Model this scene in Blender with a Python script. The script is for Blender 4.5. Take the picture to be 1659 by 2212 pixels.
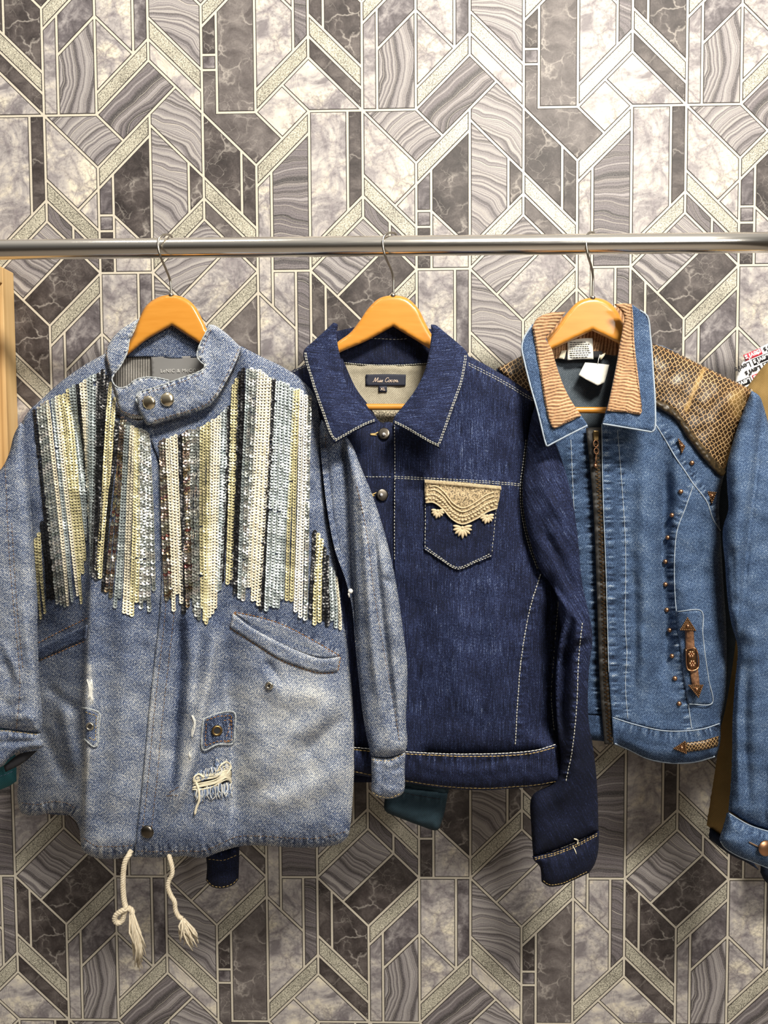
import bpy, bmesh, math, random
import numpy as np
from mathutils import Vector, Matrix
from mathutils.geometry import delaunay_2d_cdt

for o in list(bpy.data.objects):
    bpy.data.objects.remove(o)
SC = bpy.context.scene
COL = SC.collection
random.seed(7)
PI = math.pi

# ------------------------------------------------------------------ camera
U = 0.1035                      # one wallpaper column in metres
CAM_RX, CAM_RY, CAM_RZ = 0.0464249, 0.0198719, -0.0063987
CAM_T = (6.3567933, 7.5077664)  # wall point (columns, rows) straight ahead
CAM_D = 13.7350563
FPX = 1550.0
ASP = 0.97884
ROD_Z = 1.78                    # height of the rail above the floor
ROW_ROD = 2.55

def _rot(a, b, c):
    cx, sx, cy, sy, cz, sz = math.cos(a), math.sin(a), math.cos(b), math.sin(b), math.cos(c), math.sin(c)
    return (np.array([[1, 0, 0], [0, cx, -sx], [0, sx, cx]]) @ np.array([[cy, 0, sy], [0, 1, 0], [-sy, 0, cy]])
            @ np.array([[cz, -sz, 0], [sz, cz, 0], [0, 0, 1]]))
RC = _rot(CAM_RX, CAM_RY, CAM_RZ)
_o = RC.T @ np.array([0, 0, -CAM_D]) + np.array([CAM_T[0], CAM_T[1], 0])
def wx(c): return (c - CAM_T[0]) * U
def wz(v): return ROD_Z - (v - ROW_ROD) * ASP * U
CAM = np.array([wx(_o[0]), -(-_o[2]) * U, ROD_Z - (_o[1] - ROW_ROD * ASP) * U])
CAM[1] = _o[2] * U
def _b(v): return np.array([v[0], v[2], -v[1]])
def P(px, py, d):
    """the point at distance d (metres) off the back wall, seen at photo pixel px, py"""
    px = np.asarray(px, float); py = np.asarray(py, float); d = np.asarray(d, float)
    px, py, d = np.broadcast_arrays(px, py, d)
    r = np.stack([(px - 829.5) / FPX, (py - 1106) / FPX, np.ones_like(px)], -1) @ RC
    dr = np.stack([r[..., 0], r[..., 2], -r[..., 1]], -1)
    t = (-d - CAM[1]) / dr[..., 1]
    return CAM + dr * t[..., None]
cam = bpy.data.cameras.new('camera')
cam.sensor_fit = 'HORIZONTAL'; cam.sensor_width = 36.0
cam.lens = FPX / 1659 * 36.0
cam.clip_start = 0.05
co = bpy.data.objects.new('camera', cam); COL.objects.link(co)
_r, _u, _k = _b(RC.T @ np.array([1, 0, 0.])), -_b(RC.T @ np.array([0, 1, 0.])), -_b(RC.T @ np.array([0, 0, 1.]))
M = Matrix.Identity(4)
for i in range(3):
    M[i][0], M[i][1], M[i][2], M[i][3] = _r[i], _u[i], _k[i], CAM[i]
co.matrix_world = M
SC.camera = co

# ------------------------------------------------------------------ light
SC.view_settings.view_transform = 'Standard'
SC.view_settings.look = 'None'
SC.view_settings.gamma = 1.0
SC.view_settings.use_curve_mapping = False
SC.view_settings.exposure = 0.36
w = bpy.data.worlds.new('world'); SC.world = w
w.use_nodes = True
_nt = w.node_tree
_bg = _nt.nodes['Background']
_tc = _nt.nodes.new('ShaderNodeTexCoord'); _sx = _nt.nodes.new('ShaderNodeSeparateXYZ'); _cr = _nt.nodes.new('ShaderNodeValToRGB')
_nt.links.new(_tc.outputs['Generated'], _sx.inputs[0])
_mr = _nt.nodes.new('ShaderNodeMapRange'); _mr.inputs[1].default_value = -1; _mr.inputs[2].default_value = 1
_nt.links.new(_sx.outputs['Z'], _mr.inputs[0]); _nt.links.new(_mr.outputs[0], _cr.inputs[0])
e = _cr.color_ramp.elements
e[0].position = 0.0; e[0].color = (.10, .075, .055, 1)
e[1].position = 1.0; e[1].color = (2.3, 2.15, 1.95, 1)
x = e.new(0.42); x.color = (.16, .13, .10, 1)
x = e.new(0.60); x.color = (.34, .32, .30, 1)
x = e.new(0.76); x.color = (.80, .76, .70, 1)
_nt.links.new(_cr.outputs[0], _bg.inputs[0])
_bg.inputs[1].default_value = 0.23
def area(name, loc, target, size, size_y, power, color=(1, .93, .82)):
    l = bpy.data.lights.new(name, 'AREA'); l.shape = 'RECTANGLE'; l.size = size; l.size_y = size_y
    l.energy = power; l.color = color
    o = bpy.data.objects.new(name, l); COL.objects.link(o); o.location = loc
    o.rotation_euler = (Vector(target) - Vector(loc)).to_track_quat('-Z', 'Y').to_euler()
    return o
area('overhead_light', (0.72, -1.85, 2.98), (0.0, -0.1, 1.35), 0.6, 0.35, 84)
area('overhead_light', (-0.7, -0.75, 2.98), (-0.6, 0, 2.2), 0.5, 0.2, 4)  # weak fill added to brighten the upper left of the wall
area('shop_front_light', (1.6, -3.0, 2.2), (0, 0, 1.2), 0.8, 0.6, 22, (1, .95, .88))

# ------------------------------------------------------------------ helpers
def link(o, parent=None):
    COL.objects.link(o)
    if parent is not None: o.parent = parent
    return o
def tag(o, label, cat, group=None):
    o['label'] = label; o['category'] = cat
    if group: o['group'] = group
    return o
def lab(o, label): o['label'] = label; return o
def struct(o): o['kind'] = 'structure'; return o
def thing(name, label, cat, loc, group=None):
    o = bpy.data.objects.new(name, None); o.empty_display_size = .05
    COL.objects.link(o); o.location = loc; ROOTLOC[o.name] = tuple(loc)
    return tag(o, label, cat, group)
def mk(name, verts, faces, mat, parent=None, smooth=True, mats=None, fm=None, attrs=None, uv=None):
    me = bpy.data.meshes.new(name)
    me.from_pydata([tuple(map(float, v)) for v in verts], [], faces)
    for m in (mats or [mat]): me.materials.append(m)
    if fm is not None: me.polygons.foreach_set('material_index', np.asarray(fm, dtype=np.int32))
    if smooth: me.polygons.foreach_set('use_smooth', np.ones(len(me.polygons), dtype=bool))
    for k, v in (attrs or {}).items():
        a = me.attributes.new(k, 'FLOAT', 'POINT'); a.data.foreach_set('value', np.asarray(v, dtype=np.float32))
    if uv is not None:
        ul = me.uv_layers.new(name='UVMap')
        li = np.empty(len(me.loops), dtype=np.int32); me.loops.foreach_get('vertex_index', li)
        ul.data.foreach_set('uv', np.asarray(uv, dtype=np.float32)[li].ravel())
    me.update()
    o = bpy.data.objects.new(name, me)
    link(o)
    if parent is not None:
        o.parent = parent
        o.matrix_parent_inverse = Matrix.Translation(-Vector(ROOTLOC.get(o.parent.name, (0, 0, 0))))
    return o
ROOTLOC = {}
def rooted(o, loc): ROOTLOC[o.name] = tuple(loc); return o

class MB:
    """collects shapes into one mesh"""
    def __init__(s): s.v = []; s.f = []; s.m = []
    def add(s, vs, fs, m=0):
        b = len(s.v); s.v += [tuple(map(float, q)) for q in vs]
        s.f += [tuple(b + i for i in f) for f in fs]; s.m += [m] * len(fs)
    def tube(s, pts, r, n=6, m=0, cap=True):
        pts = [np.asarray(p, float) for p in pts]
        rr = r if hasattr(r, '__len__') else [r] * len(pts)
        T = []
        for i in range(len(pts)):
            a = pts[max(0, i - 1)]; b = pts[min(len(pts) - 1, i + 1)]
            t = b - a; T.append(t / (np.linalg.norm(t) + 1e-12))
        up = np.array([0, -1., 0]) if abs(T[0][1]) < .9 else np.array([1., 0, 0])
        vs = []; nrm = up - T[0] * (up @ T[0]); nrm /= np.linalg.norm(nrm)
        for i, p in enumerate(pts):
            nrm = nrm - T[i] * (nrm @ T[i]); nrm /= (np.linalg.norm(nrm) + 1e-12)
            bi = np.cross(T[i], nrm)
            for k in range(n):
                a = 2 * PI * k / n
                vs.append(p + rr[i] * (math.cos(a) * nrm + math.sin(a) * bi))
        fs = []
        for i in range(len(pts) - 1):
            for k in range(n):
                fs.append((i * n + k, i * n + (k + 1) % n, (i + 1) * n + (k + 1) % n, (i + 1) * n + k))
        if cap:
            fs.append(tuple(range(n - 1, -1, -1))); fs.append(tuple((len(pts) - 1) * n + k for k in range(n)))
        s.add(vs, fs, m)
    def lathe(s, c, ax, prof, n=20, m=0, cap=True):
        """profile of (radius, height) about axis ax from centre c"""
        ax = np.asarray(ax, float); ax /= np.linalg.norm(ax)
        a = np.cross(ax, [0, 0, 1.]); 
        if np.linalg.norm(a) < 1e-3: a = np.array([1., 0, 0])
        a /= np.linalg.norm(a); b = np.cross(ax, a); c = np.asarray(c, float)
        vs = []
        for r, h in prof:
            for k in range(n):
                t = 2 * PI * k / n
                vs.append(c + ax * h + r * (math.cos(t) * a + math.sin(t) * b))
        fs = []
        for i in range(len(prof) - 1):
            for k in range(n):
                fs.append((i * n + k, i * n + (k + 1) % n, (i + 1) * n + (k + 1) % n, (i + 1) * n + k))
        if cap and prof[0][0] > 1e-6: fs.append(tuple(range(n - 1, -1, -1)))
        if cap and prof[-1][0] > 1e-6: fs.append(tuple((len(prof) - 1) * n + k for k in range(n)))
        s.add(vs, fs, m)
    def box(s, lo, hi, m=0):
        (x0, y0, z0), (x1, y1, z1) = lo, hi
        vs = [(x0, y0, z0), (x1, y0, z0), (x1, y1, z0), (x0, y1, z0), (x0, y0, z1), (x1, y0, z1), (x1, y1, z1), (x0, y1, z1)]
        s.add(vs, [(0, 3, 2, 1), (4, 5, 6, 7), (0, 1, 5, 4), (1, 2, 6, 5), (2, 3, 7, 6), (3, 0, 4, 7)], m)
    def ball(s, c, r, n=10, m=0, sc=(1, 1, 1)):
        vs = []; fs = []; k = n // 2 + 1
        for i in range(k + 1):
            th = PI * i / k
            for j in range(n):
                ph = 2 * PI * j / n
                vs.append((c[0] + r * sc[0] * math.sin(th) * math.cos(ph), c[1] + r * sc[1] * math.sin(th) * math.sin(ph), c[2] + r * sc[2] * math.cos(th)))
        for i in range(k):
            for j in range(n):
                fs.append((i * n + j, (i + 1) * n + j, (i + 1) * n + (j + 1) % n, i * n + (j + 1) % n))
        s.add(vs, fs, m)
    def build(s, name, mat, parent=None, smooth=True, mats=None):
        return mk(name, s.v, s.f, mat, parent, smooth, mats, s.m if mats else None)

def catmull(pts, closed, step):
    """smooth a polyline; points (x, y, 1) keep their corner; resampled to about step"""
    n = len(pts); out = []
    xy = [np.array(p[:2], float) for p in pts]; cor = [len(p) > 2 and p[2] == 1 for p in pts]
    segs = n if closed else n - 1
    for i in range(segs):
        p1 = xy[i]; p2 = xy[(i + 1) % n]
        p0 = xy[(i - 1) % n] if (closed or i > 0) and not cor[i] else 2 * p1 - p2
        p3 = xy[(i + 2) % n] if (closed or i + 2 < n) and not cor[(i + 1) % n] else 2 * p2 - p1
        L = np.linalg.norm(p2 - p1); k = max(1, int(round(L / step)))
        d0 = max(np.linalg.norm(p1 - p0), 1e-6) ** .5; d1 = max(L, 1e-6) ** .5; d2 = max(np.linalg.norm(p3 - p2), 1e-6) ** .5
        m1 = (p2 - p1) / d1 - (p2 - p0) / (d0 + d1) + (p1 - p0) / d0
        m2 = (p3 - p2) / d2 - (p3 - p1) / (d1 + d2) + (p2 - p1) / d1
        m1 = m1 * d1; m2 = m2 * d1
        for j in range(k):
            t = j / k; t2 = t * t; t3 = t2 * t
            out.append((2 * t3 - 3 * t2 + 1) * p1 + (t3 - 2 * t2 + t) * m1 + (-2 * t3 + 3 * t2) * p2 + (t3 - t2) * m2)
    if not closed: out.append(xy[-1])
    return np.array(out)
def pl_dist(X, Y, pts):
    pts = np.asarray([p[:2] for p in pts], float)
    best = np.full(X.shape, 1e18); sd = np.zeros(X.shape); arc = np.zeros(X.shape); s0 = 0.
    for a, b in zip(pts[:-1], pts[1:]):
        d = b - a; L = math.hypot(*d)
        if L < 1e-9: continue
        t = np.clip(((X - a[0]) * d[0] + (Y - a[1]) * d[1]) / L ** 2, 0, 1)
        vx = X - (a[0] + t * d[0]); vy = Y - (a[1] + t * d[1])
        q = vx * vx + vy * vy
        m = q < best
        best = np.where(m, q, best); arc = np.where(m, s0 + t * L, arc)
        sd = np.where(m, -(d[0] * vy - d[1] * vx) / L, sd); s0 += L
    return np.sqrt(best), np.sign(sd) * np.sqrt(best), arc, s0
def bd_dist(X, Y, B, closed=True):
    out = np.full(X.shape, 1e9)
    A2 = B; B2 = np.roll(B, -1, 0) if closed else None
    for i in range(0, len(X), 4000):
        x = X[i:i + 4000, None]; y = Y[i:i + 4000, None]
        out[i:i + 4000] = np.sqrt(((x - B[None, :, 0]) ** 2 + (y - B[None, :, 1]) ** 2).min(1))
    return out
def inside(X, Y, B):
    r = np.zeros(X.shape, bool); n = len(B); j = n - 1
    for i in range(n):
        yi, yj = B[i, 1], B[j, 1]
        if yi != yj:
            c = ((yi > Y) != (yj > Y)) & (X < (B[j, 0] - B[i, 0]) * (Y - yi) / (yj - yi) + B[i, 0])
            r ^= c
        j = i
    return r
def wrinkle(X, Y, seed, scale, n=7):
    rs = np.random.RandomState(seed); o = np.zeros_like(X)
    for k in range(n):
        a = rs.uniform(0, 2 * PI); f = 2 * PI / (scale * rs.uniform(.6, 1.8))
        o += np.sin((X * math.cos(a) + Y * math.sin(a)) * f + rs.uniform(0, 6.28) + 1.1 * np.sin((X * math.sin(a) - Y * math.cos(a)) * f * .45 + rs.uniform(0, 6)))
    return o / n ** .5

class Panel:
    """a piece of cloth: outline traced on its own plane, height by folds, with real thickness"""
    def __init__(s, outline, mid=.22, H=.0, w=40, back=None, shell=.0025, step=5, feats=(), noise=None,
                 uvrot=0, fade0=.4, fades=(), edge=None, flat=(), extra=None, seed=1, corner=False, texmap=None, holes=()):
        s.bd = catmull([tuple(p[:2]) + (1,) for p in outline] if corner else outline, True, step)
        s.mid = mid if callable(mid) else (lambda x, y, m=mid: np.full(np.shape(x), m))
        s.H, s.w, s.back, s.shell, s.step = H, w, back, shell, step
        s.feats, s.noise, s.uvrot, s.fade0, s.fades, s.edge, s.extra, s.seed = feats, noise, uvrot, fade0, fades, edge, extra, seed
        s.rb = s.bd; s.texmap = texmap
        if flat:
            k = np.ones(len(s.bd), bool)
            for f in flat:
                k &= pl_dist(s.bd[:, 0], s.bd[:, 1], f)[0] > 9
            s.rb = s.bd[k] if k.any() else s.bd + 1e5
    def eval(s, x, y):
        x = np.atleast_1d(np.asarray(x, float)); y = np.atleast_1d(np.asarray(y, float))
        fade = np.full(x.shape, float(s.fade0)) if not callable(s.fade0) else s.fade0(x, y)
        pr = np.ones_like(x)
        if s.H or s.back or s.edge:
            t = bd_dist(x, y, s.rb)
            if s.edge: fade = fade + s.edge[1] * np.exp(-(t / s.edge[0]) ** 2)
            pr = np.sqrt(np.clip(1 - (1 - np.clip(t / s.w, 0, 1)) ** 2, 0, 1))
        m = s.mid(x, y); h = s.H * pr
        for f in s.feats:
            k = f[0]; d, sd, arc, L = pl_dist(x, y, f[1])
            if k == 'r':
                wl, wr = f[2] if hasattr(f[2], '__len__') else (f[2], f[2])
                tp = np.clip(np.minimum(arc, L - arc) / (0.22 * L) + .15, 0, 1)
                h = h + f[3] * np.exp(-(d / np.where(sd > 0, wr, wl)) ** 2) * tp * pr
            elif k == 's':
                tp = np.clip(arc / max(f[5], 1), 0, 1)
                h = h + f[3] * .5 * (1 + np.tanh(sd / f[2])) * np.exp(-(np.maximum(sd, 0) / f[4]) ** 2) * tp
            elif k == 'p':
                ph = arc / f[4] * 2 * PI
                q = (np.sin(ph + 1.3 * np.sin(ph * .37)) + .6 * np.sin(ph * 1.71 + 2) + .5 * np.sin(ph * .53 + sd * .1)) / 1.3
                g = np.exp(-(d / f[2]) ** 2)
                h = h + 1.4 * f[3] * q * g
                if len(f) > 5: fade = fade + 1.5 * f[5] * q * g
        if s.noise:
            for i, (a, sc) in enumerate(s.noise):
                h = h + a * wrinkle(x, y, s.seed * 17 + i, sc) * np.minimum(pr + .2, 1)
        if s.extra is not None: h = h + s.extra(x, y)
        for f in s.fades:
            d, sd, arc, L = pl_dist(x, y, f[0]); fade = fade + f[2] * np.exp(-(d / f[1]) ** 2)
        return m, h, pr, fade
    def d(s, x, y):
        m, h, pr, _ = s.eval(x, y); return m + h
    def pt(s, x, y, off=0.):
        return P(np.atleast_1d(x), np.atleast_1d(y), s.d(x, y) + off)
    def build(s, name, mat, parent=None, label=None, bmat=None):
        st = s.step; B = s.bd
        x0, y0 = B.min(0); x1, y1 = B.max(0)
        g = []
        ny = int((y1 - y0) / (st * .866)) + 2
        for j in range(ny):
            xs = np.arange(x0 + (st / 2 if j % 2 else 0), x1, st)
            g.append(np.stack([xs, np.full(xs.shape, y0 + j * st * .866)], -1))
        g = np.concatenate(g) if g else np.zeros((0, 2))
        if len(g):
            g = g[inside(g[:, 0], g[:, 1], B)]
            g = g[bd_dist(g[:, 0], g[:, 1], B) > st * .62] if len(g) else g
        nb = len(B)
        vin = [Vector((float(a), float(b))) for a, b in np.concatenate([B, g])]
        r = delaunay_2d_cdt(vin, [(i, (i + 1) % nb) for i in range(nb)], [], 1, 1e-7)
        V = np.array([(q.x, q.y) for q in r[0]]); E = r[1]; F = [tuple(f) for f in r[2]]
        m, h, pr, fade = s.eval(V[:, 0], V[:, 1])
        fr = P(V[:, 0], V[:, 1], m + h)
        bk = P(V[:, 0], V[:, 1], m) if s.back is not None else fr.copy()
        if s.back is not None: bk[:, 1] += s.back * pr + .0012
        else: bk[:, 1] += s.shell
        n = len(V)
        area2 = 0
        a, b, c = F[0]
        if np.cross(V[b] - V[a], V[c] - V[a]) < 0: F = [f[::-1] for f in F]
        # image y runs down: counter-clockwise there faces away, so flip for the front
        cnt = {}
        for f in F:
            for i in range(3):
                ed = (f[i], f[(i + 1) % 3]); cnt[ed] = 1
        rim = [ed for ed in cnt if (ed[1], ed[0]) not in cnt]
        faces = [f[::-1] for f in F] + [tuple(i + n for i in f) for f in F] + [(i, j, j + n, i + n) for i, j in rim]
        ct, sn = math.cos(s.uvrot), math.sin(s.uvrot)
        if s.texmap is not None: uu, vv = s.texmap(V[:, 0], V[:, 1])
        else: uu = (V[:, 0] * ct + V[:, 1] * sn) * .000775; vv = (V[:, 0] * sn - V[:, 1] * ct) * .000775
        uv = np.stack([uu, vv], -1)
        fm = None; mats = None
        if bmat is not None:
            mats = [mat, bmat]; fm = [0] * len(F) + [1] * len(F) + [0] * len(rim)
        o = mk(name, np.concatenate([fr, bk]), faces, mat, parent, True, mats, fm,
               {'fade': np.concatenate([fade, fade])}, np.concatenate([uv, uv]))
        if label: lab(o, label)
        s.obj = o
        return o

class SB:
    """a set of seams, each built as a mesh of its own"""
    def __init__(s): s.l = []
    def build(s, name, mat, parent):
        for m in s.l: m.build(name, mat, parent)
def stitch(mb, pts, surf, dash=5.5, gap=2.6, r=.0006, off=.0006, m=0, smooth=True, jit=.4):
    q = catmull([tuple(p) for p in pts], False, 1.0) if smooth else np.array(pts, float)
    dd = np.r_[0, np.cumsum(np.hypot(*np.diff(q, axis=0).T))]
    t = 0.; rows = []
    while t + dash < dd[-1]:
        tt = [t, t + dash / 2, t + dash]
        rows.append([[np.interp(z, dd, q[:, 0]) + random.uniform(-jit, jit), np.interp(z, dd, q[:, 1]) + random.uniform(-jit, jit)] for z in tt])
        t += dash + gap
    if not rows: return
    if isinstance(mb, SB): mb.l.append(MB()); mb = mb.l[-1]
    a = np.array(rows); fl = a.reshape(-1, 2)
    D = surf.d(fl[:, 0], fl[:, 1]) + off
    D = D.reshape(-1, 3); D[:, 0] -= off * .8; D[:, 2] -= off * .8
    p3 = P(a[..., 0], a[..., 1], D)
    for row in p3: mb.tube(row, [r * .7, r, r * .7], 4, m)
def cordline(mb, pts, surf, r, off=0, m=0, step=4, n=6, wob=0.):
    q = catmull([tuple(p) for p in pts], False, step)
    d = surf.d(q[:, 0], q[:, 1]) + off
    rr = [r * (1 + random.uniform(-wob, wob)) for _ in q]
    rr[0] *= .6; rr[-1] *= .6
    mb.tube(P(q[:, 0], q[:, 1], d), rr, n, m)

# ------------------------------------------------------------------ materials
def nmat(name, rough=.8, metal=0., color=(.5, .5, .5)):
    m = bpy.data.materials.new(name); m.use_nodes = True
    b = m.node_tree.nodes['Principled BSDF']
    b.inputs['Base Color'].default_value = (*color, 1); b.inputs['Roughness'].default_value = rough; b.inputs['Metallic'].default_value = metal
    return m, m.node_tree, b
def nd(nt, t, ins=None, **kw):
    n = nt.nodes.new('ShaderNode' + t)
    for k, v in kw.items(): setattr(n, k, v)
    for k, v in (ins or {}).items():
        if isinstance(v, bpy.types.NodeSocket): nt.links.new(v, n.inputs[k])
        else: n.inputs[k].default_value = v
    return n
def ramp(nt, fac, stops, interp='LINEAR'):
    n = nt.nodes.new('ShaderNodeValToRGB'); nt.links.new(fac, n.inputs[0])
    n.color_ramp.interpolation = interp
    e = n.color_ramp.elements
    while len(e) < len(stops): e.new(.5)
    for el, (p, c) in zip(e, stops): el.position = p; el.color = (*c, 1)
    return n.outputs[0]
def math_(nt, op, a, b=None):
    n = nt.nodes.new('ShaderNodeMath'); n.operation = op
    for i, v in enumerate([a, b]):
        if v is None: continue
        if isinstance(v, bpy.types.NodeSocket): nt.links.new(v, n.inputs[i])
        else: n.inputs[i].default_value = v
    return n.outputs[0]
def mixc(nt, fac, a, b, blend='MIX'):
    n = nt.nodes.new('ShaderNodeMix'); n.data_type = 'RGBA'; n.blend_type = blend
    for i, v in ((0, fac), (6, a), (7, b)):
        if isinstance(v, bpy.types.NodeSocket): nt.links.new(v, n.inputs[i])
        elif i == 0: n.inputs[0].default_value = v
        else: n.inputs[i].default_value = (*v, 1)
    return n.outputs[2]
def bump(nt, b, h, dist=.0006, strength=.6):
    n = nd(nt, 'Bump', {'Height': h, 'Distance': dist, 'Strength': strength}); nt.links.new(n.outputs[0], b.inputs['Normal'])
def uvmap(nt, sx=1, sy=1, rot=0, loc=(0, 0, 0)):
    tc = nd(nt, 'TexCoord'); mp = nd(nt, 'Mapping', {'Vector': tc.outputs['UV'], 'Scale': (sx, sy, 1), 'Rotation': (0, 0, rot), 'Location': loc})
    return mp.outputs[0]
def noise(nt, vec, scale, detail=3, rough=.55, dist=0):
    return nd(nt, 'TexNoise', {'Vector': vec, 'Scale': scale, 'Detail': detail, 'Roughness': rough, 'Distortion': dist}).outputs['Fac']

def distort(nt, vec, scale, amt, detail=3):
    nz = nd(nt, 'TexNoise', {'Vector': vec, 'Scale': scale, 'Detail': detail})
    va = nd(nt, 'VectorMath', {0: nz.outputs['Color'], 1: (.5, .5, .5)}, operation='SUBTRACT'); vs = nd(nt, 'VectorMath', {0: va.outputs[0], 'Scale': amt}, operation='SCALE')
    return nd(nt, 'VectorMath', {0: vec, 1: vs.outputs[0]}, operation='ADD').outputs[0]
def denim(name, stops, twill=.22, grain=.6, slub=0., mott=.5, rough=.88, tw_rot=PI / 4, tw_scale=120):
    m, nt, b = nmat(name, rough)
    at = nd(nt, 'Attribute', attribute_name='fade').outputs['Fac']
    uv = uvmap(nt)
    n1 = noise(nt, uv, 28, 5, .6); n2 = noise(nt, uvmap(nt, 1, .8, .3), 430, 2, .75)
    wv = nd(nt, 'TexWave', {'Vector': uvmap(nt, 1, 1, tw_rot), 'Scale': tw_scale, 'Distortion': .35, 'Detail': 2.0, 'Detail Scale': 3.0}).outputs['Fac']
    f = math_(nt, 'ADD', at, math_(nt, 'MULTIPLY', math_(nt, 'SUBTRACT', n1, .5), mott))
    f = math_(nt, 'ADD', f, math_(nt, 'MULTIPLY', math_(nt, 'SUBTRACT', n2, .5), grain))
    f = math_(nt, 'ADD', f, math_(nt, 'MULTIPLY', math_(nt, 'SUBTRACT', wv, .5), twill))
    if slub:
        n3 = noise(nt, uvmap(nt, 1, .03), 1000, 2, .7); n4 = noise(nt, uvmap(nt, 1, .02, 0, (3, 1, 0)), 1000, 1, .5)
        f = math_(nt, 'ADD', f, math_(nt, 'MULTIPLY', math_(nt, 'SUBTRACT', math_(nt, 'POWER', n3, 2.0), .22), slub))
        f = math_(nt, 'ADD', f, math_(nt, 'MULTIPLY', math_(nt, 'SUBTRACT', n4, .5), slub * .5))
    c = ramp(nt, f, stops)
    nt.links.new(c, b.inputs['Base Color'])
    b.inputs['Specular IOR Level'].default_value = .2
    bump(nt, b, math_(nt, 'ADD', math_(nt, 'MULTIPLY', wv, .5), n2), .0005, .55)
    return m
MT = {}
MT['denim_washed'] = denim('washed_denim', [(.0, (.010, .014, .030)), (.24, (.036, .054, .112)), (.44, (.105, .143, .245)), (.64, (.265, .29, .33)), (.95, (.70, .70, .67))], grain=1.7, twill=.4, mott=.6)
MT['denim_dark'] = denim('dark_slub_denim', [(.0, (.004, .006, .014)), (.3, (.0065, .009, .025)), (.52, (.0150, .022, .064)), (.74, (.045, .066, .155)), (1, (.30, .36, .48))], twill=.1, grain=1.1, slub=1.05, mott=.4)
MT['denim_blue'] = denim('mid_blue_denim', [(.0, (.008, .014, .030)), (.3, (.024, .045, .095)), (.55, (.058, .102, .195)), (.78, (.155, .215, .31)), (1, (.44, .49, .54))], twill=.2, grain=1.3, mott=.6)
MT['denim_blue_shade'] = denim('shaded_blue_denim', [(.0, (.008, .016, .022)), (.5, (.02, .04, .055)), (1, (.07, .11, .13))], grain=.4)  # blue denim of the rear sleeve, its shade put into the colour
MT['denim_navy'] = denim('navy_denim', [(.0, (.004, .006, .012)), (.5, (.010, .016, .035)), (1, (.06, .08, .14))], grain=.4)
MT['denim_lining'] = denim('grey_blue_denim_inside', [(.0, (.025, .035, .045)), (.5, (.075, .095, .115)), (1, (.26, .29, .31))], grain=.7)
MT['teal_cotton'] = denim('teal_cotton', [(.0, (.01, .05, .06)), (.5, (.03, .13, .15)), (1, (.10, .26, .28))], grain=.35)
MT['tan_cotton'] = denim('tan_cotton', [(.0, (.10, .06, .02)), (.5, (.24, .155, .055)), (1, (.40, .28, .12))], grain=.22, twill=.08, mott=.3)
MT['beige_lining'] = denim('beige_woven_lining', [(.0, (.13, .11, .08)), (.5, (.33, .30, .225)), (1, (.60, .56, .45))], grain=.7, twill=.3)
MT['tweed'] = denim('tweed_lining', [(.2, (.03, .028, .025)), (.5, (.25, .22, .16)), (.9, (.65, .58, .44))], grain=2.2, twill=0)
MT['grey_knit'] = denim('grey_knit', [(.0, (.05, .048, .045)), (.5, (.15, .145, .135)), (1, (.40, .38, .35))], grain=.5, twill=.7, tw_rot=0, tw_scale=75)
MT['grey_satin'] = nmat('grey_satin', .45, 0, (.20, .20, .20))[0]
def plain(key, name, rough, metal, color): MT[key] = nmat(name, rough, metal, color)[0]
plain('thread_pale', 'pale_thread', .8, 0, (.50, .50, .44))
plain('thread_gold', 'gold_thread', .7, 0, (.50, .36, .14))
plain('thread_orange', 'orange_thread', .7, 0, (.42, .19, .05))
plain('thread_brown', 'brown_thread', .8, 0, (.16, .10, .06))
plain('thread_white', 'white_thread', .9, 0, (.72, .72, .68))
plain('thread_cream', 'cream_thread', .9, 0, (.72, .66, .50))
plain('thread_blue', 'frayed_blue_thread', .9, 0, (.20, .27, .42))
plain('worn_edge', 'whitened_denim_edge', .9, 0, (.36, .39, .41))
plain('piping', 'pale_denim_piping', .9, 0, (.32, .38, .45))
plain('hole', 'hole_shade', .9, 0, (.012, .012, .014))  # near-black for sheets that stand in for shade inside holes
plain('black_cloth', 'black_cloth', .85, 0, (.012, .012, .016))
plain('black_zip', 'black_zip_tape', .6, 0, (.010, .009, .008))
plain('zip_metal', 'dark_zip_metal', .4, 1, (.10, .062, .032))
plain('brass', 'aged_brass', .35, 1, (.30, .20, .085))
plain('copper', 'antique_copper', .38, 1, (.46, .24, .13))
plain('bronze', 'antique_bronze', .42, 1, (.22, .125, .065))
plain('gold_chrome', 'polished_gold', .20, 1, (.86, .76, .55))
plain('gunmetal', 'gunmetal', .3, 1, (.13, .115, .095))
plain('steel', 'brushed_wire', .3, 1, (.42, .39, .34))
plain('nickel', 'nickel', .25, 1, (.62, .58, .48))
plain('paper', 'white_paper', .7, 0, (.72, .71, .64))
plain('ink', 'grey_ink', .8, 0, (.10, .10, .10))
plain('white_cloth', 'white_cotton', .9, 0, (.78, .78, .76))
plain('label_navy', 'navy_label', .7, 0, (.009, .012, .028))
plain('label_print', 'pink_gold_print', .6, 0, (.78, .62, .50))
plain('silver_print', 'silver_print', .5, .2, (.62, .62, .60))
plain('red_print', 'red_print', .8, 0, (.55, .035, .06))
plain('black_print', 'black_print', .8, 0, (.012, .012, .016))
plain('white_print', 'white_print', .8, 0, (.80, .80, .80))
plain('crystal', 'crystal', .05, .6, (.9, .9, .92))
plain('plastic', 'clear_plastic', .2, 0, (.7, .7, .7))
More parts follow.
